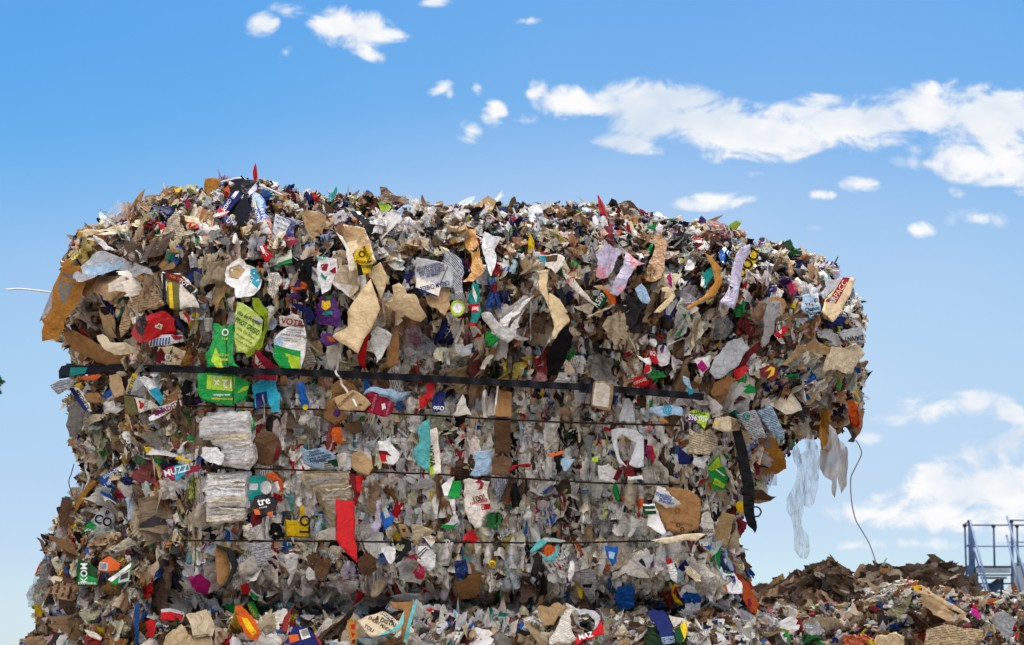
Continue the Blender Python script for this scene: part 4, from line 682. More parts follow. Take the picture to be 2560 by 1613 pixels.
I('D','white_wing','paper','white wing-shaped sheet left of the white smooth pouch','lgrey','1415,740 1500,710 1590,760 1650,850 1600,860 1500,800 1430,790',up=.05,cr=.03)
I('D','beige_pillow','paper','large beige square sheet hanging at the right end of the bale','cream','1550,870 1760,840 1842,935 1780,1010 1722,1112 1470,1105 1500,980',up=.04,cr=.06)
I('D','curled_note','paper','white curled note with a tiny blue face, over an orange-brown disc','lgrey','990,480 1095,468 1112,560 1045,700 1010,780 960,872 920,865 945,620',up=.06,cu=.2,t=[('o',1018,500,24,0,'navy')])
I('D','kraft_disc','cardboard','orange-brown rounded disc behind the white curled note','kraft','990,450 1050,422 1130,450 1152,500 1130,570 1080,620 1000,560',up=.045,cr=.02)
I('D','white_cushion','paper','broad white crushed sheet slanting up above the strap end','lgrey','620,840 760,788 825,880 790,920 700,1060 520,1155 468,1090 560,930',up=.05,cr=.06)
I('D','snack_pack','wrapper','maroon snack packet with a yellow ring at lower right of the head','dred','908,1065 1060,1025 1085,1100 1020,1192 920,1135',m='gloss',up=.055,cr=.06,p=[('yellow','960,1090 1010,1045 1050,1060 1040,1120 980,1150 1010,1100 1020,1070 990,1085')])
I('D','red_wrap','wrapper','twisted bright red wrapper left of the maroon snack packet','red','680,1088 790,1035 835,1060 760,1140 700,1172',m='gloss',up=.05,cr=.12)
I('D','magenta_card','card','white card with a magenta square above the strap end','white','335,990 420,965 478,945 480,1050 405,1135',up=.055,cr=.04,p=[('magenta','358,1040 405,985 460,1058 412,1100')])
I('D','kraft_oval','cardboard','orange-brown oval board sitting at the strap right end','kraft','480,1270 520,1180 620,1130 702,1158 640,1280 500,1312',up=.045,cr=.04)
I('D','green_sliver','card','thin green sliver under the beige square sheet','green','1128,1125 1200,1112 1265,1120 1250,1145 1140,1142',up=.03)
I('D','red_ribbon_wrap','wrapper','small folded red and white wrapper left of the dark crushed film','red','1040,760 1120,685 1170,700 1110,790 1080,800',up=.05,p=[('white','1080,740 1110,715 1105,760')])
I('D','crinkled_film','plastic','crinkled clear bag with pale wrinkles left of the curled note','lgrey','500,640 605,598 682,680 650,760 600,808 480,812',m='film',up=.05,cr=.14)
I('D','brown_knot','paper','twisted grey-brown paper knot spreading like roots at the right end','tan','1090,1040 1180,960 1240,860 1380,810 1545,880 1520,940 1380,920 1240,960 1150,1040',up=.05,cr=.12)
I('D','maroon_strip','card','maroon slanting strip below the broad white crushed sheet','dred','700,1060 800,930 920,820 915,870 830,960 740,1060',up=.045)
I('D','red_panel','card','crimson and cream carton side on the right shoulder','crimson','1160,330 1255,255 1275,330 1290,375 1180,420',up=.045,cr=.03,p=[('beige','1225,270 1255,255 1290,375 1255,385')])
I('D','orange_rags','paper','frayed orange-red paper strips hanging on the right end','orange','1690,1360 1740,1330 1770,1390 1790,1500 1770,1560 1720,1540 1700,1460',up=.0,cr=.15,m='leaf')
I('D','beige_spike','cardboard','narrow brown spike standing on the right slope of the crest','kraft','1155,70 1180,120 1220,230 1190,250 1150,220',up=.02)
I('D','grey_leaf','card','small grey leaf-shaped card standing on the right crest','grey','1350,110 1385,65 1402,110 1390,160 1360,150',up=.0)
# ---- middle right
I('G','framed_tray','tray','tan picture-frame tray with a white inner panel hanging over the strap','tan','718,335 810,325 897,372 890,480 868,592 770,575 698,550 705,440',up=.075,cr=.015,th=.012,p=[('white','735,345 805,340 868,385 850,560 710,540 722,420'),('offwhite','745,365 810,365 822,380 800,520 735,500')])
I('G','white_cone','paper','white pleated paper cone below the strap and right of the tray','lgrey','990,490 1030,480 1062,530 1092,695 950,688 965,580',up=.035,cr=.05)
I('G','phone_label','label','lime label with upside down digits and a purple edge','lime','1600,580 1740,608 1745,650 1700,755 1640,700 1535,660 1560,600',up=.05,cr=.03,p=[('purple','1530,655 1580,600 1640,650 1625,700 1570,690')],t=[('450-965',1650,655,52,172,'white'),('TWIT',1665,605,32,175,'dgreen')])
I('G','folded_letter','paper','folded cream letter with fine print below the lime digit label','cream','1560,738 1650,795 1742,748 1822,830 1800,900 1740,985 1560,970',ln=1,lr=-12,up=.05,cr=.02)
I('G','crushed_print','paper','crushed white printed paper under the folded cream letter','white','1590,970 1700,985 1750,990 1690,1100 1600,1060',up=.045,cr=.12,ln=.5)
I('G','barcode_tag','tag','beige card band with barcode stripes right of the lime digit label','cream','1790,655 1910,635 2022,680 2005,760 1865,778 1760,740',up=.065,cr=.015,p=[('tan','1930,645 2022,680 2005,760 1935,768')]+[('dgrey','%d,%d %d,%d %d,%d %d,%d'%(1940,660+k*12,2012,690+k*9,2012,694+k*9,1940,665+k*12)) for k in range(8)]+[('yellow','1790,670 1812,680 1800,720 1780,705')])
I('G','swirl_leaflet','leaflet','grey-blue leaflet with a small swirl hanging below the right end of the strap','lgrey','1980,622 2060,600 2145,582 2200,700 2255,822 2125,845 2050,740',ln=1,lr=-20,up=.085,cr=.02,t=[('@',2025,638,52,0,'teal')])
I('G','text_leaflet','leaflet','lavender-blue leaflet of dense text overlapping the swirl leaflet','sky','2150,592 2290,540 2345,660 2405,805 2399,850 2290,790 2215,690',ln=1,lr=-20,up=.095,cr=.02)
I('G','green_bag','bag','bright green grocery bag with white slashes at the right side','green','1720,1105 1830,978 1850,1080 1905,1180 1895,1270 1830,1290 1755,1282 1750,1180',up=.055,cr=.08,p=[('lime','1820,990 1850,1080 1760,1120 1722,1110'),('white','1800,1100 1880,1160 1872,1170 1792,1110'),('lime','1790,1180 1880,1240 1860,1275 1770,1230')])
I('G','navy_panel','card','dark navy board left of the crushed white printed paper','navy','1470,900 1530,960 1582,1010 1582,1062 1470,1062 1462,980',up=.03)
I('G','frame_tray','tray','large white open tray frame round a brown hollow at middle right','lgrey','870,760 960,742 1100,758 1162,822 1164,1080 1090,1095 1030,1060 1098,870 980,800 925,835 950,1000 1020,1085 940,1050 890,900',up=.04,cr=.03,th=.004)
I('G','pink_strip','wrapper','bent pink and violet strip right of the white tray frame','crimson','1170,880 1240,900 1272,1000 1250,1062 1218,1000 1175,965',up=.045,p=[('purple','1175,900 1200,910 1225,980 1190,955')])
I('G','pale_triangle','paper','pale blue-white triangle left of the white tray frame','sky','432,1010 560,1015 490,1110 458,1125',up=.04,cr=.03)
I('G','orange_crust','cardboard','orange torn strip on the sooty patch left of the tray frame','orange','320,965 445,935 450,960 400,985 330,1000',up=.04)
I('G','lime_clip','clip','tiny neon green clip on the sooty patch','lime','703,1005 752,990 760,1040 730,1050 708,1030',up=.045,m='gloss')
I('G','white_packet','bag','white packet with a red corner right above the third wire','white','760,1070 850,1055 930,1120 980,1110 900,1230 765,1200',up=.045,cr=.05,p=[('dred','890,1190 940,1090 980,1115 930,1215')])
I('G','white_slab','carton','small flat white slab just above the third wire','white','1020,1165 1150,1160 1160,1200 1015,1205',up=.045)
I('G','water_label','label','pale blue water label with a white swirl under the strap end','sky','1390,540 1500,560 1510,640 1400,630 1200,610 1220,560',up=.04,cr=.06,t=[('@',1430,580,66,0,'aqua')])
I('G','red_ticket','card','small crumpled red ticket just above the strap','red','1065,310 1165,278 1215,330 1180,385 1070,378',up=.045,cr=.04,t=[('COUCHES',1125,330,24,20,'offwhite')])
I('G','red_tag','tag','upright red tag with white letters above the red ticket','red','1215,65 1250,48 1275,100 1300,170 1250,180 1215,130',up=.045,t=[('EQ',1243,85,36,0,'white')])
I('G','white_bottle','bottle','white crushed bottle shape with a red cap above the strap','white','1100,95 1160,130 1210,120 1225,200 1230,240 1190,262 1160,235 1180,170 1120,130',m='gloss',up=.045,p=[('red','1180,180 1225,185 1222,235 1185,262 1158,240')])
I('G','blue_strip_clip','label','white and blue folded tag dangling over the strap right end','sky','1505,285 1560,300 1590,400 1598,440 1560,452 1520,350',up=.07,p=[('aqua','1540,380 1590,400 1598,440 1562,450')])
I('G','pale_film_sheet','film','smooth grey film patch under the strap left of the framed tray','lgrey','550,425 695,440 690,530 560,510',m='gloss',up=.03,cr=.02)
I('G','orange_bag_tip','wrapper','orange corner of a white bag below the strap','ochre','1290,650 1380,690 1375,705 1285,690',up=.045)
# ---- lower right
I('J','ochre_carton','carton','large ochre carton panel with small dark rings at lower right','kraft','1370,120 1500,125 1640,150 1732,230 1735,350 1715,490 1560,545 1430,500 1385,400 1340,300',up=.035,cr=.02,th=.004,t=[('O',1428,458,36,0,'black'),('O',1597,493,36,0,'black'),('WWW RECYCLE',1600,450,20,-8,'dkraft'),('O',1480,330,46,0,'dkraft')])
I('J','blue_text_bag','bag','white bag corner with blue print lying on the large ochre carton','white','1350,112 1420,130 1480,205 1562,275 1500,300 1430,315 1318,238',up=.055,cr=.05,t=[('Premium',1410,195,34,-12,'blue'),('Quality',1420,225,30,-12,'blue'),('Fraicheur',1440,255,28,-12,'blue')])
I('J','tan_panel','cardboard','smooth tan cardboard panel at the right edge of the body','tan','1870,345 1960,350 2040,372 2000,520 1965,662 1840,642 1850,480',up=.03,cr=.01,th=.005)
I('J','bark_sheet','cardboard','peeling cream bark-like board right of the smooth tan panel','cream','2045,420 2080,560 2062,690 2030,730 1990,760 1970,670 2010,540',up=.01,cr=.06,m='leaf')
I('J','orange_bag','bag','orange bag with a small red oval hanging at the lower right edge','orange','2030,872 2110,930 2180,1030 2252,1170 2240,1255 2150,1180 2080,1085 2100,1000',m='leaf',up=.03,cr=.05,p=[('crimson','2145,1110 2170,1100 2185,1150 2175,1185 2150,1165'),('red','2030,872 2075,890 2110,940 2090,935')])
I('J','recycle_carton','carton','white carton with a black recycling ring left of the orange bag','white','1890,870 2030,880 2085,950 2105,1010 2100,1062 1980,1062 1900,1000',up=.045,cr=.04,p=[('green','1968,870 2000,865 2002,890 1975,888'),('orange','1895,990 1960,985 1975,1040 1930,1070')],t=[('O',1982,932,60,0,'black'),('2',1982,932,26,0,'black')])
I('J','white_leaf','paper','sunlit white folded corner below the orange bag','white','2165,1195 2240,1205 2302,1225 2240,1340 2150,1300 2160,1240',m='leaf',up=.0,cr=.06)
I('J','blue_pipe','paper','pale blue rolled strip slanting down at the right edge','sky','1905,655 1960,660 1975,740 2030,860 2000,865 1950,770',m='leaf',up=.03,cu=-.4)
I('J','beige_slat_long','cardboard','long pale slat lying across below the large ochre carton','cream','1285,598 1450,565 1720,530 1785,540 1700,600 1600,590 1400,622',up=.06,cr=.02,th=.003)
I('J','white_lip','paper','white pointed corner standing above the long pale slat','lgrey','1360,580 1450,512 1495,550 1420,575',up=.05)
I('J','blue_ball','bag','crumpled royal blue bag at lower right centre','blue','1000,1000 1120,970 1152,1060 1145,1180 1040,1222 978,1150',up=.05,cr=.16)
I('J','blue_packet','wrapper','bright blue packet crossing the third wire','blue','888,638 1005,640 992,780 950,822 910,730',m='gloss',up=.045,p=[('sky','920,690 980,700 965,760 930,750')])
I('J','cow_carton','carton','carton with dark blotches like cow hide under the third wire','lgrey','1125,720 1180,660 1250,660 1335,720 1300,790 1245,862 1150,790',up=.045,cr=.04,p=[('olive','1125,720 1180,660 1250,665 1150,745'),('black','1185,775 1215,750 1240,790 1255,830 1225,815'),('dkraft','1280,670 1320,680 1310,720 1285,715')],t=[('SIMPLY',1190,705,34,22,'offwhite')])
I('J','teal_sheet','leaflet','teal and white folded leaflet below the third wire','cyan','225,690 290,610 350,568 430,570 552,598 500,612 380,610 262,705',up=.05,cr=.02,p=[('lgrey','330,580 400,570 552,598 500,610 370,602')])
I('J','mint_card','card','mint green card with red shapes right below the teal leaflet','cyan','370,640 492,638 480,700 445,775 350,770',up=.045,sh=.45,c2='orange')
I('J','brown_bundle','paper bag','tan crumpled paper bag on the bottom edge right of centre','tan','310,1165 480,1138 572,1190 520,1240 480,1260 440,1340 360,1345 290,1250',b='lower',up=.09,cr=.12)
I('J','brown_roll','cardboard','salmon-brown tongue of board above the tan crumpled bag','tan','265,1180 320,1090 400,1062 380,1110 300,1190',up=.06)
I('J','red_crescent','carton','red crescent-shaped carton flap at the bottom right of centre','red','850,1288 872,1340 885,1430 800,1452 690,1480 640,1520 600,1460 680,1440 780,1400',b='lower',up=.09,cr=.04,t=[('MAZ',640,1455,46,15,'white')])
I('J','white_collar','carton','big white curled carton collar left of the red crescent flap','offwhite','490,1290 560,1200 630,1190 590,1290 600,1390 645,1460 570,1510 400,1517 430,1420',b='lower',up=.09,cr=.06,ln=.6,lr=20)
I('J','white_hoop','carton','white hoop of carton above the red crescent flap','lgrey','620,1230 700,1195 800,1215 850,1270 840,1350 790,1390 800,1300 740,1240 650,1260',b='lower',up=.1,cr=.03)
I('J','navy_carton','carton','navy carton with pale lettering on the bottom edge at right','navy','1250,1225 1400,1205 1450,1260 1500,1410 1530,1500 1390,1510 1370,1400 1290,1300',b='lower',up=.08,cr=.06,t=[('STOREWIDE',1440,1455,34,8,'sky'),('TUESDAY',1440,1490,34,8,'sky')])
I('J','brand_card','card','small cream card with dark emblem left of the navy carton','cream','1225,1330 1290,1280 1355,1300 1345,1370 1280,1360',b='lower',up=.1,t=[('BBQ',1290,1325,44,10,'black')])
I('J','green_yellow_carton','carton','green and yellow carton corner right of the navy carton','yellow','1500,1375 1560,1340 1615,1290 1605,1450 1560,1510 1520,1480',b='lower',up=.09,cr=.04,p=[('dgreen','1500,1375 1550,1350 1590,1460 1560,1510 1520,1480')])
I('J','white_sail','paper','white triangular paper sail above the navy carton','offwhite','1450,1250 1615,1285 1500,1370',b='lower',up=.1,cr=.03)
I('J','yellow_pack','wrapper','yellow and red packet right of the crumpled royal blue bag','yellow','1500,975 1540,990 1520,1090 1580,1165 1500,1130 1480,1060',up=.045,p=[('red','1510,1000 1535,1005 1510,1080 1490,1060')])
I('J','speckled_bag','bag','white bag speckled with blue and red dots below the yellow packet','white','1540,1060 1600,990 1680,1010 1740,1100 1745,1260 1560,1230 1600,1190 1580,1120',up=.05,cr=.08,sh=.25,c2='blue')
I('J','olive_letter','card','olive card with a black M at the lower right corner of the body','olive','1950,1150 2010,1120 2040,1240 1960,1265',up=.04,t=[('M',1950,1250,50,10,'black')])
I('J','red_tin','can','squashed red and white printed can left of the cream slat','white','1430,760 1475,745 1530,890 1525,970 1470,930',m='gloss',up=.045,cu=-.4,ln=.7,p=[('red','1430,760 1475,745 1490,790 1435,810')])
I('J','cream_can','can','long cream printed can squashed flat above the recycling carton','cream','1590,815 1640,820 1740,900 1745,960 1690,960 1600,880',m='gloss',up=.05,cu=-.4,ln=.8,lr=-40)
I('J','silver_lid','can','flattened silver can under the third wire right of middle','lgrey','670,870 740,850 800,850 825,960 800,1130 770,1160 720,1080 680,980',m='gloss',up=.045,cu=-.3,ln=.8,p=[('black','690,985 780,975 770,1010 700,1010')])
I('J','white_bone','plastic','white bone-shaped scrap on the sooty patch','white','580,780 610,770 622,830 600,950 575,958 562,870',up=.05)
I('J','green_white_jar','carton','white carton with green stripes left of the large ochre carton','white','1220,270 1330,270 1380,410 1430,520 1400,550 1260,460',up=.05,cr=.04,p=[('dgreen','1225,290 1330,290 1335,315 1228,318'),('dgreen','1232,335 1340,330 1345,360 1240,368')])
I('J','cyan_blob','wrapper','blue and white lettered corner at the foot of the recycling carton','blue','1700,620 1830,590 1820,685 1760,650',up=.06,p=[('lgrey','1720,590 1840,560 1820,640 1720,620')],t=[('IPU',1750,625,36,180,'white')])
I('J','ring_label','label','crinkled cream label with bold black letters right of the ochre carton','offwhite','1745,360 1820,340 1860,520 1800,560 1740,470',up=.045,cr=.08,t=[('COCO',1775,505,46,-5,'black')])
I('G','navy_can_letters','bag','white bag neck with dark shapes right of the green grocery bag','offwhite','1870,1080 1930,1120 2000,1240 1990,1340 1950,1300 1930,1230',up=.06,cr=.06,p=[('black','1940,1160 1975,1200 1965,1215'),('black','1955,1230 1990,1270 1975,1300')])
I('G','purple_piece','card','small deep purple piece beside the hanging black strip','purple','1900,1310 1995,1325 2000,1385 1915,1380',up=.05)
I('G','yellow_rag','paper','yellow rag at the right edge behind the hanging black strip','yellow','1965,1420 2010,1380 2055,1400 2050,1470 1990,1490',up=.03,m='leaf')
I('G','grey_flag','cardboard','dark pointed board wing jutting right past the hanging black strip','dkraft','2125,1290 2200,1285 2290,1345 2335,1345 2280,1385 2180,1410 2120,1405',m='leaf',up=-.02,cr=.03,p=[('tan','2130,1375 2280,1380 2180,1410 2120,1405')])
I('G','kraft_curtain','cardboard','ragged yellow-brown kraft sheet hanging behind the two leaflets','ochre','2090,840 2250,820 2330,850 2385,960 2420,1100 2380,1120 2330,1150 2270,1130 2250,1175 2230,1170 2200,1040 2180,900',m='leaf',up=.0,cr=.08)
# ---- middle
I('F','holed_tag','tag','grey-brown card tag with a punched hole below the strap','tan','470,690 560,655 640,615 700,640 805,740 742,802 620,800 525,790',up=.06,cr=.015,th=.003,p=[('dkraft','688,745 705,735 725,742 722,755 700,758')],t=[('ECORESPONS',565,715,26,40,'dkraft')])
I('F','crimson_label','label','crimson label with small white emblem right of the punched tag','crimson','752,640 850,635 1012,710 1000,800 935,862 760,812 810,740',up=.05,cr=.03,p=[('white','895,742 925,735 935,780 900,795')],t=[('ELECTRIQUE',835,710,20,75,'pink'),('HYDRO GRILL',950,800,20,75,'pink')])
I('F','white_sheaf','paper','white sheaf of pages opening above the crimson label','sky','930,610 1050,640 1165,628 1100,680 1012,712 880,655 760,630 780,600',up=.06,cr=.04,st=3)
I('F','brown_crust','cardboard','crumpled brown paper lump behind the punched tag','kraft','440,570 560,525 650,560 680,630 560,660 470,690',up=.03,cr=.15)
I('F','red_scarf','wrapper','curled bright red wrapper below the strap in the middle','red','1290,560 1365,558 1350,670 1280,765 1222,785 1230,690 1300,640',m='gloss',up=.045,cr=.1)
I('F','navy_can','can','squashed navy can with white script right of the red wrapper','navy','1372,640 1462,640 1455,800 1350,812 1340,720',m='gloss',up=.04,cu=-.3,t=[('Ozio',1400,780,40,180,'white')])
I('F','cyan_cone','paper','tall cyan paper cone in the middle of the flat face','cyan','1315,868 1325,1000 1322,1240 1310,1345 1215,1275 1165,1180 1210,960 1260,900',up=.05,cr=.04)
I('F','letter_box','carton','cream box side with upright black letters right of the cyan cone','offwhite','1305,975 1382,948 1400,1100 1422,1350 1350,1365 1325,1250 1310,1100',up=.045,cr=.03,p=[('lime','1305,1090 1325,1110 1360,1365 1320,1365')],t=[('NOVA',1350,1300,50,-82,'black')])
I('F','pie_label','label','white card with a red and maroon curved print left of the cyan cone','white','862,1068 975,1080 1060,1180 1040,1240 1000,1282 890,1250',up=.05,cr=.03,p=[('dred','870,1150 940,1155 985,1200 945,1205 875,1180'),('red','875,1180 945,1190 942,1250 890,1250')],t=[('D',905,1215,40,0,'white')])
I('F','brown_lid','cardboard','rounded brown board lid right of the pale blue leaflet','tan','620,1195 700,1150 812,1230 822,1310 780,1372 690,1350 630,1300',up=.05,cr=.02,cu=-.3)
I('F','blue_leaflet','leaflet','pale blue leaflet with a list and a green stamp, left centre','sky','190,1120 240,1150 380,1120 490,1200 522,1312 380,1315 300,1310 212,1270',up=.055,cr=.015,p=[('dgreen','385,1250 500,1225 515,1292 395,1310')],t=[('- Centre de patients',330,1215,24,12,'navy'),('- Dietetique',300,1190,24,12,'navy'),('- Anthropologie',320,1240,24,12,'navy'),('- Voyage',290,1265,24,12,'navy'),('Savoir',300,1160,26,12,'navy'),('Banque',450,1250,20,8,'white'),('d aliments',450,1270,20,8,'white'),('du monde',450,1290,20,8,'white')])
I('F','cream_cup','cup','short cream paper cup at the right end of the pale blue leaflet','offwhite','500,1190 580,1170 584,1295 515,1300',up=.06,cu=-.5)
I('F','orange_slip','card','bent orange slip above the pale blue leaflet','orange','465,952 545,950 558,1115 520,1090 470,1062',up=.045,cu=.3)
I('F','white_triangle','paper','white triangular sheet below the strap in the middle','offwhite','1612,655 1695,842 1518,842',up=.035,cr=.04)
I('F','brown_slab','cardboard','upright brown board slab below the strap right of middle','kraft','1910,600 2045,640 2040,862 1900,855',up=.03,cr=.02,th=.004)
I('F','sooty_slab','cardboard','sooty brown slab between the first and second wires','dkraft','1895,885 2040,885 2035,1180 1895,1175',up=.02,cr=.03)
I('F','blue_sheet','paper','faded blue sheet above the second wire right of the letter box','sky','1700,1180 1860,1140 1840,1370 1670,1370 1720,1260',up=.035,cr=.04)
I('F','round_kraft','cardboard','dark rounded kraft scrap right of the faded blue sheet','dkraft','1870,1240 1960,1190 2045,1230 2040,1320 1960,1375 1870,1370',up=.045)
I('F','blue_yellow_band','label','grey-blue label with a yellow round seal left of the brown lump','blue','150,560 210,540 260,770 190,800 165,700',up=.045,p=[('yellow',' '.join('%d,%d'%(225+26*math.cos(a*.7),770+26*math.sin(a*.7)) for a in range(9)))])
I('F','dark_orange_card','cardboard','orange-brown board wedge left below the punched tag','kraft','400,790 420,720 470,690 530,790 600,870 480,930 380,870',up=.03)
I('F','purple_cap','cap','small purple bottle cap on the first wire','purple',' '.join('%d,%d'%(502+34*math.cos(a*.6),822+36*math.sin(a*.6)) for a in range(11)),up=.055,m='gloss')
I('F','red_slant','wrapper','salmon-red strip above the second wire right of centre','red','2010,1330 2060,1280 2215,1270 2215,1295 2080,1300 2020,1350',up=.045)
I('F','kraft_round_left','cardboard','brown board behind the bent orange slip','dkraft','560,900 700,880 730,980 640,1010 570,960',up=.02)
I('I','yellow_tag','tag','bright yellow tag with sideways black capitals just above the third wire','yellow','255,410 300,418 390,420 390,290 430,280 440,425 475,432 477,568 360,570 262,562',up=.095,cr=.01,t=[('LO',432,500,95,90,'black'),('.',280,545,40,0,'black')],p=[('black','258,413 264,414 268,562 262,561'),('black','470,432 476,432 477,568 471,568'),('black','263,556 477,562 477,568 262,562')])
I('I','red_panel_tall','carton','tall bright red carton panel crossing the third wire','red','700,225 750,235 752,250 840,240 872,250 876,600 892,700 895,795 800,710 740,640 700,560',m='card',up=.085,cr=.02,th=.003)
I('I','red_fold','carton','dark red folded carton above the tall red panel','dred','820,0 880,25 952,20 920,180 880,290 845,240 835,120',up=.045,cr=.06,p=[('red','880,25 952,20 920,180 885,150')])
I('I','ribbed_sheet','paper stack','grimy cream ribbed stack of pages left of the tall red panel','cream','430,10 600,0 820,0 842,240 760,248 720,222 700,560 640,300 560,200 450,90',up=.03,cr=.03,st=5,hw=1)
I('I','ribbed_white','paper','off-white blank board between yellow tag and red panel','offwhite','530,540 640,485 700,480 720,590 520,585',up=.035,cr=.02)
I('H','black_pack','carton','black packet with white lowercase script and orange spots','black','2250,200 2330,185 2440,215 2435,330 2330,392 2210,350 2225,270',m='gloss',up=.05,cr=.04,p=[('orange','2235,320 2280,315 2300,365 2250,370'),('orange','2360,345 2410,335 2400,385 2355,375')],t=[('tre',2305,255,70,12,'white'),('recette',2300,305,18,12,'offwhite')])
I('H','orange_piece','wrapper','orange bent wrapper above the round white knob','orange','2345,0 2410,-10 2490,80 2500,170 2460,160 2440,90 2340,30',up=.045,p=[('white','2420,80 2450,70 2470,150 2450,160')])
I('H','white_knob','knob','round white knob right above the black script packet','white',' '.join('%d,%d'%(2345+50*math.cos(a*.42),130+60*math.sin(a*.42)) for a in range(15)),up=.06,cu=-.8,cr=.02)
I('H','teal_carton','carton','teal carton with a white barcode band left of the white knob','teal','2205,25 2360,25 2300,240 2190,245 2200,120',up=.04,cr=.02,p=[('lgrey','2200,92 2275,92 2272,150 2198,150')],)
I('H','dred_corner','carton','dark red folded corner below the black script packet','dred','2218,355 2330,370 2310,440 2225,485',up=.04)
I('H','receipt','receipt','long narrow printed receipt below the dark red corner','offwhite','2140,460 2210,440 2240,580 2200,600 2145,560',ln=1,lr=10,up=.045)
I('H','ream_two','paper stack','second white paper ream of page edges under the second wire','white','1830,5 2190,5 2160,120 2175,280 2150,300 1830,300 1815,150',up=.03,cr=.05,st=6,hw=1)
I('H','ream_three','paper stack','pale cream page stack beneath the second white ream','offwhite','1820,305 2150,300 2160,400 1980,430 1820,425',up=.035,cr=.06,st=4,hw=1)
I('H','fanta_piece','wrapper','grey-white print sheet crossing the third wire at left','lgrey','2150,610 2400,610 2400,760 2280,830 2220,700',ln=1,lr=8,up=.03,cr=.03)
I('H','boot_sole','cardboard','brown oval board with a black rim like a shoe sole at lower left','kraft','1910,640 1990,655 2028,740 2030,850 1990,965 1940,1000 1915,980 1900,800',up=.03,cr=.02)
I('H','black_rim','rubber','black curved rubber rim hugging the brown oval board','black','1908,632 2040,665 2105,800 2040,950 1990,1020 1945,1005 1995,960 2045,830 2000,700 1910,660',up=.04,cr=.01,th=.006)
I('H','magenta_knot','bag','magenta knotted net bag at lower left centre','magenta','1660,930 1770,885 1862,965 1835,1072 1730,1050 1690,1000',up=.055,cr=.14)
I('H','red_cap_ball','cap','red rounded cap right of the brown oval board','red','2120,990 2180,968 2212,1020 2190,1070 2130,1060',m='gloss',up=.045,cu=-.5)
I('H','green_white_wing','carton','green and white wedge right of the red rounded cap','white','2190,1070 2215,1015 2320,1090 2310,1130 2230,1110',up=.045,p=[('green','2205,1040 2290,1095 2270,1125 2215,1095')])
I('I','cyan_fan','wrapper','teal and white fan-shaped label with a red line at lower left centre','cyan','155,1165 250,1130 345,1160 300,1215 260,1225 180,1185',up=.06,p=[('red','245,1135 268,1135 270,1220 255,1225')],t=[('MV',215,1168,44,10,'white')])
I('I','white_tongue','paper','white tongue-shaped card below the third wire at left centre','white','250,720 320,700 382,720 350,860 310,960 290,1000 272,960 300,900 260,830',up=.05,cr=.02,t=[('n',290,750,26,0,'black')])
I('I','brown_dome','cardboard','grey-brown rounded board below the third wire','dkraft','520,800 570,758 640,790 635,900 580,960 525,920',up=.05)
I('I','white_bullet','cup','small white bullet-shaped cup left of the grey-brown rounded board','white','435,880 465,822 520,880 525,940 470,950 440,925',up=.05)
I('I','white_ghost','paper','crushed white paper with round blots below the third wire in the middle','white','1100,650 1230,640 1225,760 1190,805 1150,760',up=.045,cr=.08)
I('I','white_pouch_slash','paper','white oval pouch with dark slashes right of the black rag','white','1430,650 1500,640 1590,720 1580,830 1520,870 1420,780',up=.05,cr=.06,p=[('black','1425,715 1495,650 1500,655 1430,722'),('black','1440,735 1510,665 1515,670 1447,742')])
I('I','black_rag','rag','black rag hanging over the third wire in the middle','black','1280,560 1370,600 1372,680 1290,760 1240,800 1220,780 1290,690 1310,620',mat='cloth',up=.055)
I('I','kraft_leaf','cardboard','large brown leaf-shaped paper bag low in the middle','kraft','1870,760 1920,800 1982,900 1975,1050 1880,1112 1780,1105 1750,950 1850,930 1900,880',up=.045,cr=.06)
I('I','blue_glass','wrapper','cluster of dark blue and teal foil left above the brown leaf-shaped bag','teal','1750,780 1850,760 1870,860 1820,950 1760,890',m='gloss',up=.05,cr=.16,sh=.5,c2='navy')
I('I','cup_bag','plastic bag','translucent white bag with a red ring mark and number, middle of the face','offwhite','1830,60 1900,50 2062,75 2062,250 2040,330 1985,480 1930,485 1880,430 1840,220',m='gloss',up=.05,cr=.07,p=[('crimson','1930,80 1975,50 2010,90 1995,140 1950,150 1975,120 1980,90 1950,90'),('red','1985,275 2065,270 2060,320 1990,325')],t=[('100!',2020,205,52,18,'dred'),('recyclable',2010,245,30,12,'red'),('DMT',2035,300,34,5,'white')])
I('I','green_plume','carton','green and white folded carton left of the translucent white bag','green','1700,60 1805,65 1790,220 1735,225 1665,200',up=.045,cr=.05,p=[('white','1635,110 1720,40 1750,30 1690,200 1660,200')])
I('I','net_curl','wrapper','white netted curl with a green foot below the green folded carton','white','1700,230 1755,225 1775,380 1800,440 1740,495 1630,480 1700,440 1740,380',up=.045,cr=.05,p=[('green','1640,450 1740,460 1790,430 1740,495 1632,482')])
I('I','mauve_strip','paper','mauve strip hanging like a tongue in the left middle','mauve','1060,240 1100,225 1095,400 1100,470 1040,522 1005,500 1050,420',up=.045)
I('I','blue_bar','carton','bright blue label with a white barcode box, left middle','blue','1100,340 1150,330 1230,390 1180,470 1130,500 1110,430',up=.04,p=[('lgrey','1110,310 1150,305 1185,380 1140,400')])
I('I','christmas_bag','plastic bag','smoky crumpled bag with red candy stripes low in the middle','grey','1250,810 1330,740 1410,700 1480,800 1490,900 1450,985 1350,960 1260,935',m='gloss',up=.055,cr=.12,sh=.2,c2='crimson')
I('I','white_boat','carton','white boat-shaped tray low in the middle','lgrey','1180,1085 1290,1062 1440,1060 1480,1110 1440,1140 1350,1130 1250,1130',up=.07,cr=.03)
I('I','red_arrow','wrapper','red pointed wrapper just above the third wire right of middle','red','1810,600 1870,520 1910,480 1970,580 1940,612 1880,600',m='gloss',up=.045)
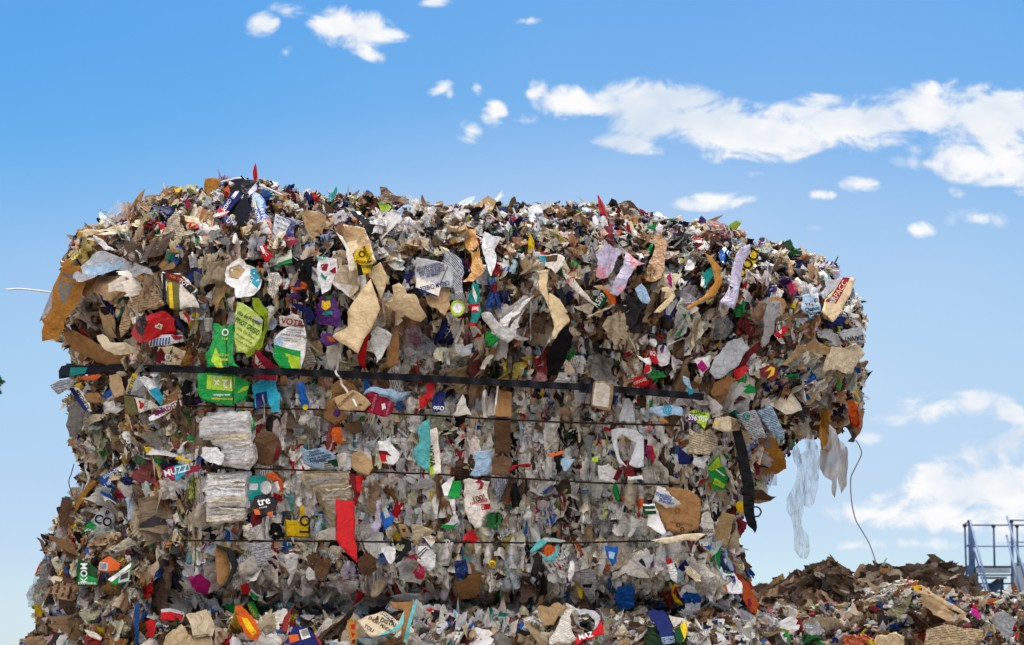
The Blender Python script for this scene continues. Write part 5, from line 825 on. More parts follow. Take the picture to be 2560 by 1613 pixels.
I('I','blue_ticket','label','narrow blue-edged pale label on the third wire in the middle','offwhite','1455,570 1540,545 1580,600 1550,670 1500,620',up=.055,p=[('navy','1455,570 1480,568 1552,665 1545,672')],t=[('WOVEN',1520,575,24,-20,'ochre')])
I('I','tan_sheaf','paper','cream curling pages above the third wire in the middle','cream','1365,450 1450,455 1555,490 1480,540 1430,620 1360,590',up=.045,cr=.04,st=3)
I('I','round_eye','cardboard','tan rounded scrap with a dark hollow beside the curling pages','tan','1250,460 1320,452 1345,520 1310,575 1280,540',up=.05,p=[('dkraft','1290,490 1320,490 1315,520 1295,520')])  # dark patch paints the shade of a hollow, the sheet is closed
I('I','dark_pocket','cardboard','dark brown crushed hollow board under the third wire','dkraft','900,760 1000,700 1080,760 1060,860 980,920 900,860',up=.02,cr=.1)
I('I','yellow_disc','lid','tiny yellow lettered disc low right of centre','yellow',' '.join('%d,%d'%(2085+34*math.cos(a*.6),800+32*math.sin(a*.6)) for a in range(11)),up=.055,t=[('CL',2085,800,26,-10,'black')])
# ---- foot of the picture
I('I','torn_poster','poster','torn cream poster with black band and teal rim on the bottom edge','cream','890,1300 1060,1240 1130,1215 1255,1320 1310,1210 1300,1330 1230,1400 1100,1430 1010,1450 960,1390',b='lower',up=.12,cr=.06,th=.003,p=[('black','1095,1235 1130,1218 1225,1295 1200,1315'),('cyan','1255,1330 1310,1215 1300,1330 1230,1400 1100,1430 1100,1415 1200,1380')],t=[('HIGHLAND',1165,1262,28,-32,'offwhite'),('& DISTRI',1140,1305,38,-22,'black'),('ENEMY PENDU',1090,1330,30,-32,'dkraft'),('TOU',1000,1370,34,-32,'dkraft')])
I('I','teal_edge_board','cardboard','brown board standing upright with a bright cyan edge at the bottom middle','kraft','1180,1130 1400,1125 1420,1160 1370,1320 1330,1490 1280,1490 1290,1330 1310,1215 1200,1190',b='lower',up=.09,cr=.02,th=.006,p=[('cyan','1395,1128 1422,1140 1370,1320 1330,1490 1300,1490 1340,1310')])
I('I','yellow_tube','tube','upright yellow tube with red round marks at the bottom edge','ochre','805,1300 845,1292 885,1310 888,1530 835,1530 815,1400',b='lower',up=.1,cu=-.7,cr=.01,p=[('red','835,1335 870,1330 872,1375 840,1380'),('red','840,1400 875,1420 850,1450'),('dred','845,1470 878,1465 876,1500 848,1500')])
I('I','barcode_case','carton','navy carton with an orange mouth and a barcode at the bottom left','navy','340,1345 450,1350 520,1420 575,1530 330,1530 250,1500 300,1420',b='lower',up=.09,cr=.04,p=[('offwhite','380,1385 450,1368 482,1445 405,1472'),('orange','285,1430 370,1420 385,1475 300,1500'),('red','510,1410 530,1430 590,1530 570,1530')]+[('black','%d,%d %d,%d %d,%d %d,%d'%(392+k*9,1385-k*2,396+k*9,1384-k*2,416+k*9,1440-k*2,412+k*9,1441-k*2)) for k in range(7)])
I('H','orange_bottle','bag','crumpled orange and yellow bag with a green edge at the bottom left','orange','2070,1168 2120,1160 2190,1230 2300,1420 2262,1482 2200,1470 2150,1400 2100,1300',b='lower',up=.1,cr=.1,m='gloss',p=[('yellow','2130,1270 2180,1280 2260,1400 2230,1440 2160,1350')])
I('H','green_wrap','carton','green lettered sleeve leaning on the crumpled orange bag','green','2180,1140 2235,1128 2290,1240 2345,1375 2312,1415 2250,1320 2200,1220',b='lower',up=.11,cr=.04,t=[('GRANOLA BARS',2265,1280,28,-60,'yellow')])
I('H','red_lid_box','carton','red and white striped box front in the cream bundle, bottom left','red','1420,1200 1500,1195 1625,1225 1600,1312 1500,1300 1420,1290',b='lower',up=.1,cr=.02,p=[('lgrey','1420,1200 1500,1192 1625,1225 1620,1250 1500,1222 1420,1228')])
I('H','red_edge','carton','bright red folded edge left of the striped box front','red','1282,1310 1372,1288 1352,1450 1290,1440 1300,1380',b='lower',up=.1)
I('H','cream_bundle','paper','bundle of cream paper bags at the bottom left','cream','1640,1250 1720,1235 1825,1200 1845,1420 1760,1425 1700,1435',b='lower',up=.11,cr=.08,st=2)
I('H','cream_bundle_low','paper','broad folded cream paper under the striped box front','beige','1440,1500 1500,1400 1600,1330 1660,1420 1700,1440 1850,1430 1880,1530 1430,1530',b='lower',up=.1,cr=.1)
I('H','white_tubes','cup','stack of nested white cups right of the cream bag bundle','lgrey','1830,1110 1900,1095 1960,1220 1940,1280 1880,1280 1840,1200',b='lower',up=.1,cu=-.4,st=3)
I('H','blue_spine','book','upright thin book with blue spine at the bottom left','blue','1195,1150 1222,1145 1225,1300 1215,1530 1190,1530 1188,1300',b='left',up=.05,cr=.01,th=.012)
I('H','green_pack','carton','dark green packet with white vertical script at lower left','dgreen','690,750 780,790 862,850 862,1000 680,992 672,860',b='left',up=.06,cr=.02,p=[('green','700,880 860,930 860,985 690,975')],t=[('KOM',740,860,60,90,'white'),('BOULANGERIE',760,972,18,0,'white')])
I('H','orange_label','carton','orange carton with a barcode right of the dark green packet','orange','878,785 960,728 1065,800 1050,850 950,870 868,862',b='left',up=.06,cr=.02,p=[('lgrey','880,785 955,792 945,862 872,850')]+[('dgrey','%d,%d %d,%d %d,%d %d,%d'%(888+k*9,795,892+k*9,795,886+k*9,848,882+k*9,848)) for k in range(6)])
I('H','green_barcode','carton','pale green carton edge with a grey code panel below the orange carton','green','945,940 1060,850 1170,780 1145,900 1135,960 1000,990',b='left',up=.06,cr=.02,p=[('white','950,938 1160,790 1150,830 985,960'),('lgrey','1060,890 1145,850 1135,950 1040,970'),('dgrey','1070,900 1135,868 1128,925 1055,945')])
I('H','co_card','sign','grey and green sign with black letters and a phone number at left','lgrey','900,300 960,320 1002,345 1012,420 950,520 905,612 800,580 718,530 800,420',b='left',up=.06,cr=.02,p=[('green','800,420 900,500 890,600 720,530 760,460'),('dgreen','735,505 905,570 900,612 800,585 718,532')],t=[('CO',905,415,80,-18,'black'),('P',965,360,50,-18,'black'),('450-916',820,540,58,-28,'white')])
I('H','sav_card','card','cream card with dark green capitals right of the phone number sign','cream','1110,500 1200,425 1330,520 1262,622 1190,600 1130,572',b='left',up=.05,cr=.03,t=[('SAV',1245,500,70,-30,'dgreen')])
I('H','red_white_card','card','white card with a crimson triangle above the phone number sign','offwhite','1050,92 1180,98 1162,190 1100,230 1090,262 1000,238 1025,160',b='main',up=.05,cr=.02,p=[('crimson','1030,120 1105,215 1070,225 1008,212')])
I('H','orange_white_cup','cup','small orange and white cup below the crimson triangle card','offwhite','1045,335 1115,325 1112,380 1060,418 1040,390',b='left',up=.06,p=[('orange','1042,390 1110,375 1060,418')])
I('H','green_crumple','cap','small green cone right of the orange and white cup','green','1162,370 1215,372 1190,435 1165,425',b='left',up=.06,m='gloss')
I('H','clear_sack','plastic bag','big smoky clear sack bulging out of the left side of the lower bale','lgrey','228,1075 330,950 345,830 400,700 470,800 430,900 425,1080 360,1160 300,1170 245,1185',b='left',m='film',up=.06,cr=.1)
I('H','red_teal_ribbon','ribbon','red ribbon with a teal edge curling at the bottom left corner','red','590,1275 630,1290 600,1350 540,1425 505,1530 470,1530 520,1380',b='left',up=.06,cr=.02)
I('H','teal_cord','ribbon','thin teal ribbon curling round the red one','teal','640,1290 675,1340 640,1430 560,1530 540,1530 620,1430 655,1350',b='left',up=.065,cr=.01)
I('H','wood_block','cardboard','pale block of stacked board ends at left above the grey sack','cream','440,930 480,905 600,930 610,990 480,985',b='left',up=.06,th=.02)
I('H','dark_stub','cardboard','dark brown torn stub rising at the left of the lower bale','dkraft','545,210 580,215 640,240 620,340 600,430 560,470 530,480 515,380 530,300',b='left',up=.0,cr=.14,m='leaf')
I('H','kraft_spike','cardboard','brown spike sticking up at the far left','dkraft','318,568 350,575 395,620 390,690 360,640',b='left',up=.0)
I('H','pink_cup','cup','pink cup with a white rim in the bottom left corner','pink','410,1440 470,1420 480,1530 425,1530',b='left',up=.06,cu=-.5)
I('H','cream_book','book','cream paged book with a purple cover at the bottom left','offwhite','742,1380 830,1400 900,1450 890,1480 790,1440',b='left',up=.06,th=.01,p=[])
I('H','yellow_bark','cardboard','long yellow-brown board strips slanting at the left edge of the bale','ochre','820,60 850,70 760,200 690,310 650,400 640,350 690,200 760,110',b='main',up=.05,cr=.05,m='leaf')
# ---- right-hand bales
I('K','text_page','paper','large cream page with faint rows of print at the bottom right','beige','1540,1380 1700,1335 2040,1385 2045,1470 1960,1500 1900,1540 1515,1540',b='ra',ln=1,lr=5,up=.08,cr=.03,cu=.1)
I('K','orange_magazine','magazine','orange and yellow magazine cover on the right-hand bale','orange','812,1425 1000,1418 1095,1485 1080,1540 808,1540',b='ra',up=.06,sh=.3,c2='yellow',cr=.04)
I('K','cream_sheet','paper','cream torn sheet between the orange cover and the large page','beige','1100,1430 1270,1400 1350,1440 1340,1540 1085,1540',b='ra',up=.07,cr=.06)
I('K','lit_slat','cardboard','long yellow edged slat sloping down from the peak of the right-hand bale','beige','1420,1000 1490,985 1600,1060 1760,1150 1890,1235 1850,1248 1700,1170 1520,1080 1440,1050',b='ra',up=.09,cr=.02,th=.006,p=[('yellow','1420,1000 1490,985 1500,1020 1440,1040'),('red','1460,1020 1500,1010 1500,1040'),('red','1540,1040 1580,1060 1560,1065')])
I('K','dark_cover','cardboard','dark folded cover left of the long sloping slat','olive','1170,1240 1210,1200 1380,1080 1440,1050 1400,1130 1320,1250 1270,1390 1290,1260 1200,1250',b='ra',up=.08,cr=.08)
I('K','tent_sheet','cardboard','brown-yellow sheet draping beneath the long sloping slat','tan','1490,1070 1600,1100 1780,1230 1820,1290 1720,1310 1600,1250 1500,1150',b='ra',up=.07,cr=.08)
I('K','magenta_can','can','magenta squashed can on the far right bale','magenta','1930,1190 1990,1210 2025,1265 1990,1295 1920,1240',b='ra',m='gloss',up=.06)
I('K','white_block','paper','small pale pinkish block left on the right-hand bale','offwhite','308,1180 330,1175 405,1212 385,1285 318,1272',b='ra',up=.05,th=.01)
I('K','grey_white_ball','paper','crumpled pale blue-white paper on the left of the right-hand bale','lgrey','455,1330 580,1310 650,1400 600,1430 530,1430 460,1380',b='ra',up=.06,cr=.14)
I('K','purple_corner','wrapper','purple, red and teal wrapper corner at the joint of the lower bales','purple','60,1470 220,1390 210,1540 80,1540',b='ra',up=.06,p=[('red','60,1470 215,1385 220,1405 80,1490'),('teal','80,1490 150,1460 130,1540 90,1540')])
I('K','white_spike','paper','thin white curl standing on the large cream page','lgrey','1765,1310 1800,1230 1808,1260 1780,1330',b='ra',up=.09)
I('K','red_nested','carton','red folded carton near the magenta can','dred','1850,1330 1930,1310 1935,1365 1860,1360',b='ra',up=.06)
I('K','white_bag_right','bag','white and grey creased bag on the bottom right bale','lgrey','2080,1250 2200,1220 2340,1300 2300,1420 2230,1530 2190,1400 2120,1320',b='rb',up=.06,cr=.08)
I('K','ring_pull_card','card','red edged white card at the right border of the picture','white','2290,1450 2340,1390 2350,1420 2320,1500 2290,1500',b='rb',up=.07,p=[('red','2325,1400 2350,1395 2340,1460 2310,1490')])
I('K','film_heap','film','sheet of clear creased film on the right-hand bale','lgrey','600,1130 640,1150 650,1220 700,1260 640,1240 610,1190',b='ra',m='film',up=.05)
I('K','brown_cube','box','small open brown box standing on the crest of the cardboard bale','kraft','1135,815 1215,815 1220,860 1190,890 1150,895 1125,870',b='cb',up=.1,th=.06,cr=.02,p=[('black','1140,820 1205,820 1195,838 1150,836')])  # black patch paints the shaded open mouth of the box
TXTC = {}
def text_geo(s):
    if s not in TXTC:
        cu = bpy.data.curves.new('lettering', 'FONT'); cu.body = s; cu.size = 1; cu.align_x = 'CENTER'; cu.align_y = 'CENTER'; cu.resolution_u = 3; cu.offset = .018
        o = bpy.data.objects.new('lettering', cu); COL.objects.link(o); dg = bpy.context.evaluated_depsgraph_get()
        me = bpy.data.meshes.new_from_object(o.evaluated_get(dg)); V = np.array([v.co[:2] for v in me.vertices]); Fc = [tuple(p.vertices) for p in me.polygons]
        bpy.data.objects.remove(o); bpy.data.curves.remove(cu); bpy.data.meshes.remove(me)
        if len(V): c = (V.max(0) + V.min(0)) / 2; V = V - c; V = V / .72
        TXTC[s] = (V, Fc)
    return TXTC[s]
def rough_outline(pts, rng, amt):
    """torn outline: midpoint displacement of every edge"""
    out = [np.array(p, float) for p in pts]
    for it in range(2):
        nx_ = []
        for i, p in enumerate(out):
            q = out[(i + 1) % len(out)]; e = q - p; L = np.hypot(*e); nx_.append(p)
            if L > 7: nx_.append((p + q) / 2 + np.array([-e[1], e[0]]) * rng.normal() * amt)
        out = nx_
    return out
def cut_poly(pts, step, ang, faces=None):
    bm = bmesh.new(); vs = [bm.verts.new((p[0], p[1], 0)) for p in pts]
    for f_ in (faces or [tuple(range(len(pts)))]):
        try: bm.faces.new([vs[i] for i in f_])
        except ValueError: pass
    if not bm.faces: bm.free(); return np.zeros((0, 2)), []
    P_ = np.array(pts)
    for a in (ang, ang + math.pi / 2):
        d = np.array([math.cos(a), math.sin(a)]); pr = P_ @ d; k = int((pr.max() - pr.min()) / step)
        for j in range(1, k + 1):
            c = pr.min() + j * (pr.max() - pr.min()) / (k + 1)
            bmesh.ops.bisect_plane(bm, geom=bm.verts[:] + bm.edges[:] + bm.faces[:], plane_co=(d[0] * c, d[1] * c, 0), plane_no=(d[0], d[1], 0))
    bmesh.ops.triangulate(bm, faces=[f for f in bm.faces if len(f.verts) > 4])
    bm.verts.index_update(); V = np.array([v.co[:2] for v in bm.verts]); Fc = [tuple(v.index for v in f.verts) for f in bm.faces]; bm.free(); return V, Fc
def parse(s, rg):
    ox, oy = RG[rg]; return [(ox + .28345 * float(a.split(',')[0]), oy + .28345 * float(a.split(',')[1])) for a in s.split()]
GROUPN = {}
def build_item(idx, rg, name, cat, label, col, pts, o):
    rng = np.random.default_rng(1000 + idx); random.seed(idx)
    poly = parse(pts, rg); A = np.array(poly); c = A.mean(0); ext = A.max(0) - A.min(0); L = float(np.hypot(*ext)) * .7
    key = o.get('b', 'main'); B = BL[key]
    smooth_ok = name in ('jar', 'sauce_lid', 'white_knob', 'purple_cap', 'yellow_disc')
    rim = rough_outline(poly, rng, .012 if smooth_ok else (.03 if o.get('th') or o.get('cr', .06) < .035 else .075))
    step = max(6., L / 9.); ang0 = rng.random() * .6
    parts = [(cut_poly(rim, step, ang0), col, 0.0)]
    for j, (pc, pp) in enumerate(o.get('p', [])): parts.append((cut_poly(parse(pp, rg), step, ang0), pc, .0009 + .0003 * j))
    ox, oy = RG[rg]
    for s, tx, ty, h, rot, tcol in o.get('t', []):
        V, Fc = text_geo(s); r = math.radians(rot); h = h * .28345
        cx_ = ox + .28345 * tx; cy_ = oy + .28345 * ty; half = max(abs(V[:, 0]).max() * h * .95, 1e-6) if len(V) else 1
        room = [max((k_ for k_ in range(1, 90) if inpoly(cx_ + sg * k_ * math.cos(r), cy_ - sg * k_ * math.sin(r), poly)), default=3) for sg in (-1, 1)]
        sl_ = (room[1] - room[0]) / 2 * .8; cx_ += sl_ * math.cos(r); cy_ -= sl_ * math.sin(r); rm = sum(room) / 2 * .9; sq = min(1., rm / half)
        if len(s) > 1 and sq < .62: h *= max(.45, (sq / .62)); sq = .62 * min(1, max(.45, sq / .62) / max(.45, sq / .62)) 
        x = V[:, 0] * h * .95 * (sq if len(s) > 1 else 1); y = -V[:, 1] * h; X = x * math.cos(r) + y * math.sin(r); Y = -x * math.sin(r) + y * math.cos(r)
        if len(Fc): parts.append((cut_poly([tuple(v) for v in np.stack([X + cx_, Y + cy_], 1)], step, ang0, Fc), tcol, .0022))
    # base plane follows the bale's face
    k = 22.; f = lambda x, y: float(B.depth(np.array([x]), np.array([y]))[0])
    cc = c.copy()
    for _ in range(12):
        if inpoly(cc[0], cc[1], B.poly) and edist(cc[0], cc[1], B.poly) > 16: break
        cc = cc + (np.array([sum(p[0] for p in B.poly) / len(B.poly), 1150.]) - cc) * .03
    d0 = f(*cc); pp_ = np.array(rim); pin = pp_[inpoly(pp_[:, 0], pp_[:, 1], B.poly)]; pin = np.concatenate([pin, (pin + c) / 2, [cc]]) if len(pin) else np.array([cc])
    gx = (f(cc[0] + k, cc[1]) - f(cc[0] - k, cc[1])) / (2 * k); gy = (f(cc[0], cc[1] + k) - f(cc[0], cc[1] - k)) / (2 * k)
    gx = max(-.0011, min(.0011, gx * .8)); gy = max(-.0012, min(.0012, gy * .7))
    flat = o.get('cr', .06) < .035
    gx += rng.normal() * .00028; gy += rng.normal() * .00028
    rs = B.depth(pin[:, 0], pin[:, 1]) - gx * (pin[:, 0] - c[0]) - gy * (pin[:, 1] - c[1]); d0 = min(max(float(np.percentile(rs, 22)), d0 - .12), d0 + .03); d0 = min(d0, B.y0 + (.12 if key in ('ra', 'rb') else .28))
    up = o.get('up', .03) * 1.25 + .012 + (.05 if key in ('ra', 'rb') else 0); cr = o.get('cr', .06) * 1.45 + (0 if smooth_ok else .012); cu = o.get('cu', rng.normal() * .1)
    rd = [(rng.random() * math.pi * 2, rng.normal() * .28, rng.normal() * cr * w) for w in (1.7, 1.3, 1., .8, .6)]; cth = rng.random() * math.pi if 'cu' not in o else (0.1 if name in ('cardboard_tube', 'jar', 'white_roll') else rng.random() * .8)
    def disp(V):
        u = (V - c) / L; z = np.zeros(len(V))
        for th, cc_, am in rd: z += am * np.abs(math.cos(th) * u[:, 0] + math.sin(th) * u[:, 1] - cc_)
        w = math.cos(cth) * u[:, 0] + math.sin(cth) * u[:, 1]; z -= cu * w * w * 1.5
        z += (vnoise(V[:, 0], V[:, 1], L / 3.2, idx % 50) * .9 + vnoise(V[:, 0], V[:, 1], max(5, L / 8), idx % 41) * .45) * cr
        return z * L / 1000.
    zref = disp(parts[0][0][0]).mean()
    def world(V, off):
        Y = d0 - up + gx * (V[:, 0] - c[0]) + gy * (V[:, 1] - c[1]) - (disp(V) - zref) - off
        return P(V[:, 0], V[:, 1], Y)
    Vs, Fs, Cs, UV, PR = [], [], [], [], []; n0 = 0; lr = math.radians(o.get('lr', 0)); seed = rng.random()
    def addp(V, Fc, colr, off, lines, blobs):
        nonlocal n0
        if not len(V): return
        Vs.append(world(V, off)); Fs.extend(tuple(i + n0 for i in f_) for f_ in Fc); n0 += len(V)
        Cs.append(np.repeat(PLIN[colr][None] * math.exp(rng.normal() * .04), len(V), 0)); q = (V - c) / 1000.
        UV.append(np.stack([q[:, 0] * math.cos(lr) + q[:, 1] * math.sin(lr), -q[:, 0] * math.sin(lr) + q[:, 1] * math.cos(lr), 0 * q[:, 0]], 1))
        PR.append(np.repeat(np.array([[blobs, seed, lines]]), len(V), 0))
    for i, ((V, Fc), colr, off) in enumerate(parts):
        addp(V, Fc, colr, off, o.get('ln', 0) if i == 0 else 0, o.get('sh', 0) if i == 0 else 0)
    (V, Fc) = parts[0][0]; th = o.get('th', .0007)
    if len(V):       # back face and edges: every sheet has its own thickness
        addp(V, [f_[::-1] for f_ in Fc], col, -th, 0, 0); b = n0 - len(V)
        cnt = {}
        for f_ in Fc:
            for a_, b_ in zip(f_, f_[1:] + f_[:1]): cnt[(a_, b_)] = 1
        for a_, b_ in list(cnt):
            if (b_, a_) not in cnt: Fs.append((b_, a_, a_ + b, b_ + b))
    for s_ in range(1, o.get('st', 0)):     # stacked sheets: more leaves behind, each shifted a little
        sh = np.array([rng.normal() * 5, (s_ * 3.5 if not o.get('hw') else rng.normal() * 3)]); q = (V - c) * (1 + .02 * s_) + c + sh
        addp(q, Fc, col, -.006 * s_, 0, 0)
    if o.get('hw'):  # page edges pressed flat: leaves seen from their cut side, one above the other
        y0_, y1_ = A[:, 1].min(), A[:, 1].max(); yy = y0_ + 4
        while yy < y1_ - 4:
            xs = np.linspace(A[:, 0].min() + 3, A[:, 0].max() - 3, 14); wob = np.cumsum(rng.normal(size=14)) * .8
            ins = inpoly(xs, np.full(14, yy), poly); a0 = -.001; a1 = rng.uniform(.003, .010)
            hgt = rng.choice([1.2, 1.8, 3., 5.5]); wob = wob * 1.6 + np.linspace(-1, 1, 14) * rng.normal() * 2.5; xs = np.linspace(A[:, 0].min() + rng.uniform(0, .35) * ext[0] * (rng.random() < .5), A[:, 0].max() - rng.uniform(0, .35) * ext[0] * (rng.random() < .5), 14)
            W_ = np.concatenate([np.stack([xs, yy + wob], 1), np.stack([xs, yy + wob + hgt], 1)]); b0 = n0
            Fq = [(i, i + 1, i + 15, i + 14) for i in range(13) if ins[i] and ins[i + 1]]
            if Fq: addp(W_, Fq, rng.choice([col, 'white', 'offwhite', 'white', 'lgrey', 'cream']), a1, 0, 0)
            yy += hgt * rng.uniform(.7, 1.2) + rng.uniform(.0, 2.6)
    if not Vs: return
    VV = np.concatenate(Vs); CC = np.concatenate(Cs)
    c2 = PLIN[o.get('c2', 'dgrey')]
    mat = {'gloss': M_GLOSS, 'film': M_FILM, 'leaf': M_LEAF, 'card': M_CARD}.get(o.get('m'), M_CARD if (o.get('th') or cat in ('cardboard', 'carton', 'box')) else M_PAPER)
    if o.get('mat') == 'cloth': mat = M_BLACKCLOTH
    ob = mesh_obj(NAMES.get(cat, cat.replace(' ', '_')), VV, Fs, mat, None, dict(col=('FLOAT_COLOR', CC), col2=('FLOAT_COLOR', np.repeat(c2[None], len(VV), 0)), par=('FLOAT_VECTOR', np.concatenate(PR)), uvm=('FLOAT_VECTOR', np.concatenate(UV))), smooth=(cr < .12))
    base = VV.mean(0); base[2] = VV[:, 2].min(); rebase(ob, base)
    tag(ob, label, cat, GRP.get(cat))
from collections import Counter
NAMES = dict(cardboard='cardboard_piece', paper='paper_sheet', plastic='plastic_pack', lid='round_lid', cap='plastic_stopper', knob='white_ball', rubber='rubber_strip', clip='plastic_clip', film='plastic_film')
cnt_ = Counter(it[2] for it in ITEMS)
GRP = {k: (k if k.endswith('s') else k + ('board pieces' if False else ' pieces')) + ' caught in the bales' for k, v in cnt_.items() if v > 1}
xs_ = list(range(165, 1790, 20)); yy_ = np.interp(xs_, [150, 400, 850, 1275, 1480, 1540, 1745, 1820], [917, 922, 935, 958, 969, 974, 991, 999])
STRIPS = [('main', [(x, y - 9) for x, y in zip(xs_, yy_)] + [(x, y + 9) for x, y in list(zip(xs_, yy_))[::-1]])]
for q_ in ([(440, 1013), (850, 1026), (1307, 1052), (1743, 1066)], [(440, 1167), (1063, 1184), (1488, 1207), (1743, 1213)], [(440, 1351), (900, 1354), (1382, 1358), (1660, 1352)]):
    STRIPS.append(('main', [(x, y - 6) for x, y in q_] + [(x, y + 6) for x, y in q_[::-1]]))
for k_, pl in STRIPS: A_ = np.array(pl); bb_ = (A_[:, 0].min(), A_[:, 1].min(), A_[:, 0].max(), A_[:, 1].max()); ITEM_POLYS.append((k_, pl, bb_, pl, bb_, pl, .92))
for it in ITEMS:      # outlines first, so the anonymous scraps know what to keep clear of
    pl = parse(it[5], it[0]); A_ = np.array(pl); cm_ = A_.mean(0); G_ = (A_ - cm_) * 1.1 + cm_; G_ = G_ + unit(A_ - cm_) * 3.5; ITEM_POLYS.append((it[6].get('b', 'main'), pl, (A_[:, 0].min(), A_[:, 1].min(), A_[:, 0].max(), A_[:, 1].max()), [tuple(g_) for g_ in G_], (G_[:, 0].min(), G_[:, 1].min(), G_[:, 0].max(), G_[:, 1].max()), [tuple(g_) for g_ in (A_ - cm_) * (1.04 if it[6].get('cr', .06) < .035 else .86) + cm_], 1.))
for i_, it in enumerate(ITEMS): build_item(i_, *it)
for k_ in BL: scatter(k_)
# ================================================================== strap, wires, cords
def on_main(px, py, up=.03, key='main'): return P(px, py, float(BL[key].depth(np.array([px]), np.array([py]))[0]) - up)
def band(name, px_pts, half, th, mat, up, parent=None, key='main', follow=True):
    """flat band following the bale: px_pts centre line in photo pixels"""
    c = np.array(spline([(x, y, u) for x, y, u in px_pts], 10)); V = []; Fc = []
    for i, (x, y, u) in enumerate(c):
        t = c[min(i + 1, len(c) - 1)] - c[max(i - 1, 0)]; t = t[:2] / max(np.hypot(*t[:2]), 1e-6); nx_, ny_ = -t[1], t[0]
        h = half(i / (len(c) - 1)) if callable(half) else half
        tw = .004 * math.sin(i * .7)
        for s_, dth in ((-1, 0), (1, 0), (1, th), (-1, th)):
            q = (x + nx_ * h * s_, y + ny_ * h * s_); Y = u + dth + tw * s_; V.append(P(q[0], q[1], Y))
    for i in range(len(c) - 1):
        for k in range(4): Fc.append((i * 4 + k, i * 4 + (k + 1) % 4, (i + 1) * 4 + (k + 1) % 4, (i + 1) * 4 + k))
    Fc += [(3, 2, 1, 0), tuple(len(V) - 4 + k for k in range(4))]
    return mesh_obj(name, V, Fc, mat, parent, smooth=False)
mroot = ROOT['main'][0]
def smooth_up(px_list, yf, up, key='main'):
    d = [float(BL[key].depth(np.array([x]), np.array([yf(x)]))[0]) - up for x in px_list]; d = np.array(d)
    for _ in range(3): d[1:-1] = (d[:-2] + d[1:-1] + d[2:]) / 3
    return [(x, yf(x), float(v)) for x, v in zip(px_list, d)]
ys = lambda x: np.interp(x, [150, 400, 850, 1275, 1480, 1540, 1745, 1820], [917, 922, 935, 958, 969, 974, 991, 999])
st = band('strap', smooth_up(list(range(165, 1811, 55)), ys, .075), 8.6, .0022, M_STRAP, 0, mroot); rebase_child(st, mroot)
for pts in ([(440, 1013), (850, 1026), (1307, 1052), (1743, 1066)], [(440, 1167), (1063, 1184), (1488, 1207), (1743, 1213)], [(440, 1351), (900, 1354), (1382, 1358), (1660, 1352)]):
    xs = list(range(pts[0][0], pts[-1][0], 45)); yf = lambda x: float(np.interp(x, [p[0] for p in pts], [p[1] for p in pts]))
    q = smooth_up(xs, yf, .05); w_ = tube('baling_wire', [P(a, b + random.uniform(-.6, .6), d) for a, b, d in q], .0023, M_WIRE, mroot, 6); rebase_child(w_, mroot)
for x0 in (487, 1055, 1400):
    yy = list(range(1030, 1440, 40)); q = [(x0 + 3 * math.sin(y * .02), y, float(BL['main'].depth(np.array([x0]), np.array([y]))[0]) - .02) for y in yy]
    w_ = tube('baling_wire', [P(*a) for a in q], .0012, M_WIRE, mroot, 5); rebase_child(w_, mroot)
def top(o, name, label, cat):
    V = np.array([v.co[:] for v in o.data.vertices]); b = V.mean(0); b[2] = V[:, 2].min(); rebase(o, b); tag(o, label, cat); return o
g = lambda x, y, s=.27027: (1740 + x * s, 1020 + y * s)
def gp(l, Y): return [(*g(x, y), Y) for x, y in l]
# black band end hanging down at the right, with its pointed printed tip and a brown loop
hb = band('hanging_band', gp([(330, 60), (370, 190), (420, 380), (450, 560), (485, 720), (487, 860), (490, 960), (512, 1050), (540, 1110), (546, 1160)], 4.52), lambda t: 9 + 5.5 * math.sin(min(t * 1.1, 1) * math.pi) if t < .8 else max(.8, 12.5 * (1 - (t - .8) / .2)), .006, M_BLACKCLOTH, 0)
top(hb, '', 'torn black band dangling down the right side of the bale to a pointed tip', 'band')
lp = tube('brown_cord', spline([P(*g(525, 915), 4.52), P(*g(575, 920), 4.52), P(*g(602, 960), 4.53), P(*g(580, 1000), 4.52), P(*g(545, 1005), 4.52)], 6), .0022, M_BARK); top(lp, '', 'short brown cord loop beside the pointed tip of the black band', 'cord')
# clear film scarves and dirty-white cloth hanging in front of the sky
def hanging(name, outline, Y, mat, col, label, cat, cr=.05, seed=5):
    rng = np.random.default_rng(seed); pts = [g(x, y) for x, y in outline]; V, Fc = cut_poly(rough_outline(pts, rng, .03), 5, .1)
    z = vnoise(V[:, 0], V[:, 1] * .3, 9, seed) * .05 + vnoise(V[:, 0] + V[:, 1] * .2, V[:, 1] * .4, 22, seed + 1) * .09
    W_ = P(V[:, 0], V[:, 1], Y + z); n = len(V)
    o = mesh_obj(name, W_, Fc, mat, None, dict(col=('FLOAT_COLOR', np.repeat(PLIN[col][None], n, 0)), col2=('FLOAT_COLOR', np.repeat(PLIN[col][None], n, 0)), par=('FLOAT_VECTOR', np.repeat([[0, .3, 0]], n, 0)), uvm=('FLOAT_VECTOR', np.stack([V[:, 0] / 500, V[:, 1] / 2200, V[:, 0] * 0], 1))), smooth=True)
    return top(o, name, label, cat)
hanging('film_scarf', [(985,110),(1040,150),(1080,260),(1135,370),(1140,520),(1130,720),(1100,860),(1050,930),(990,900),(1000,960),(975,1090),(1040,1180),(1055,1330),(1020,1400),(960,1390),(905,1300),(910,1180),(880,1020),(835,940),(835,850),(870,780),(920,680),(935,560),(960,430),(1020,390),(995,250)], 4.85, M_FILM, 'white', 'long transparent plastic film hanging from the right overhang against the sky', 'plastic film', seed=3)
hanging('film_strand', [(860,290),(920,300),(960,400),(985,500),(940,560),(900,470),(870,380)], 4.87, M_FILM, 'lgrey', 'short wisp of clear film left of the long hanging film', 'plastic film', seed=4)
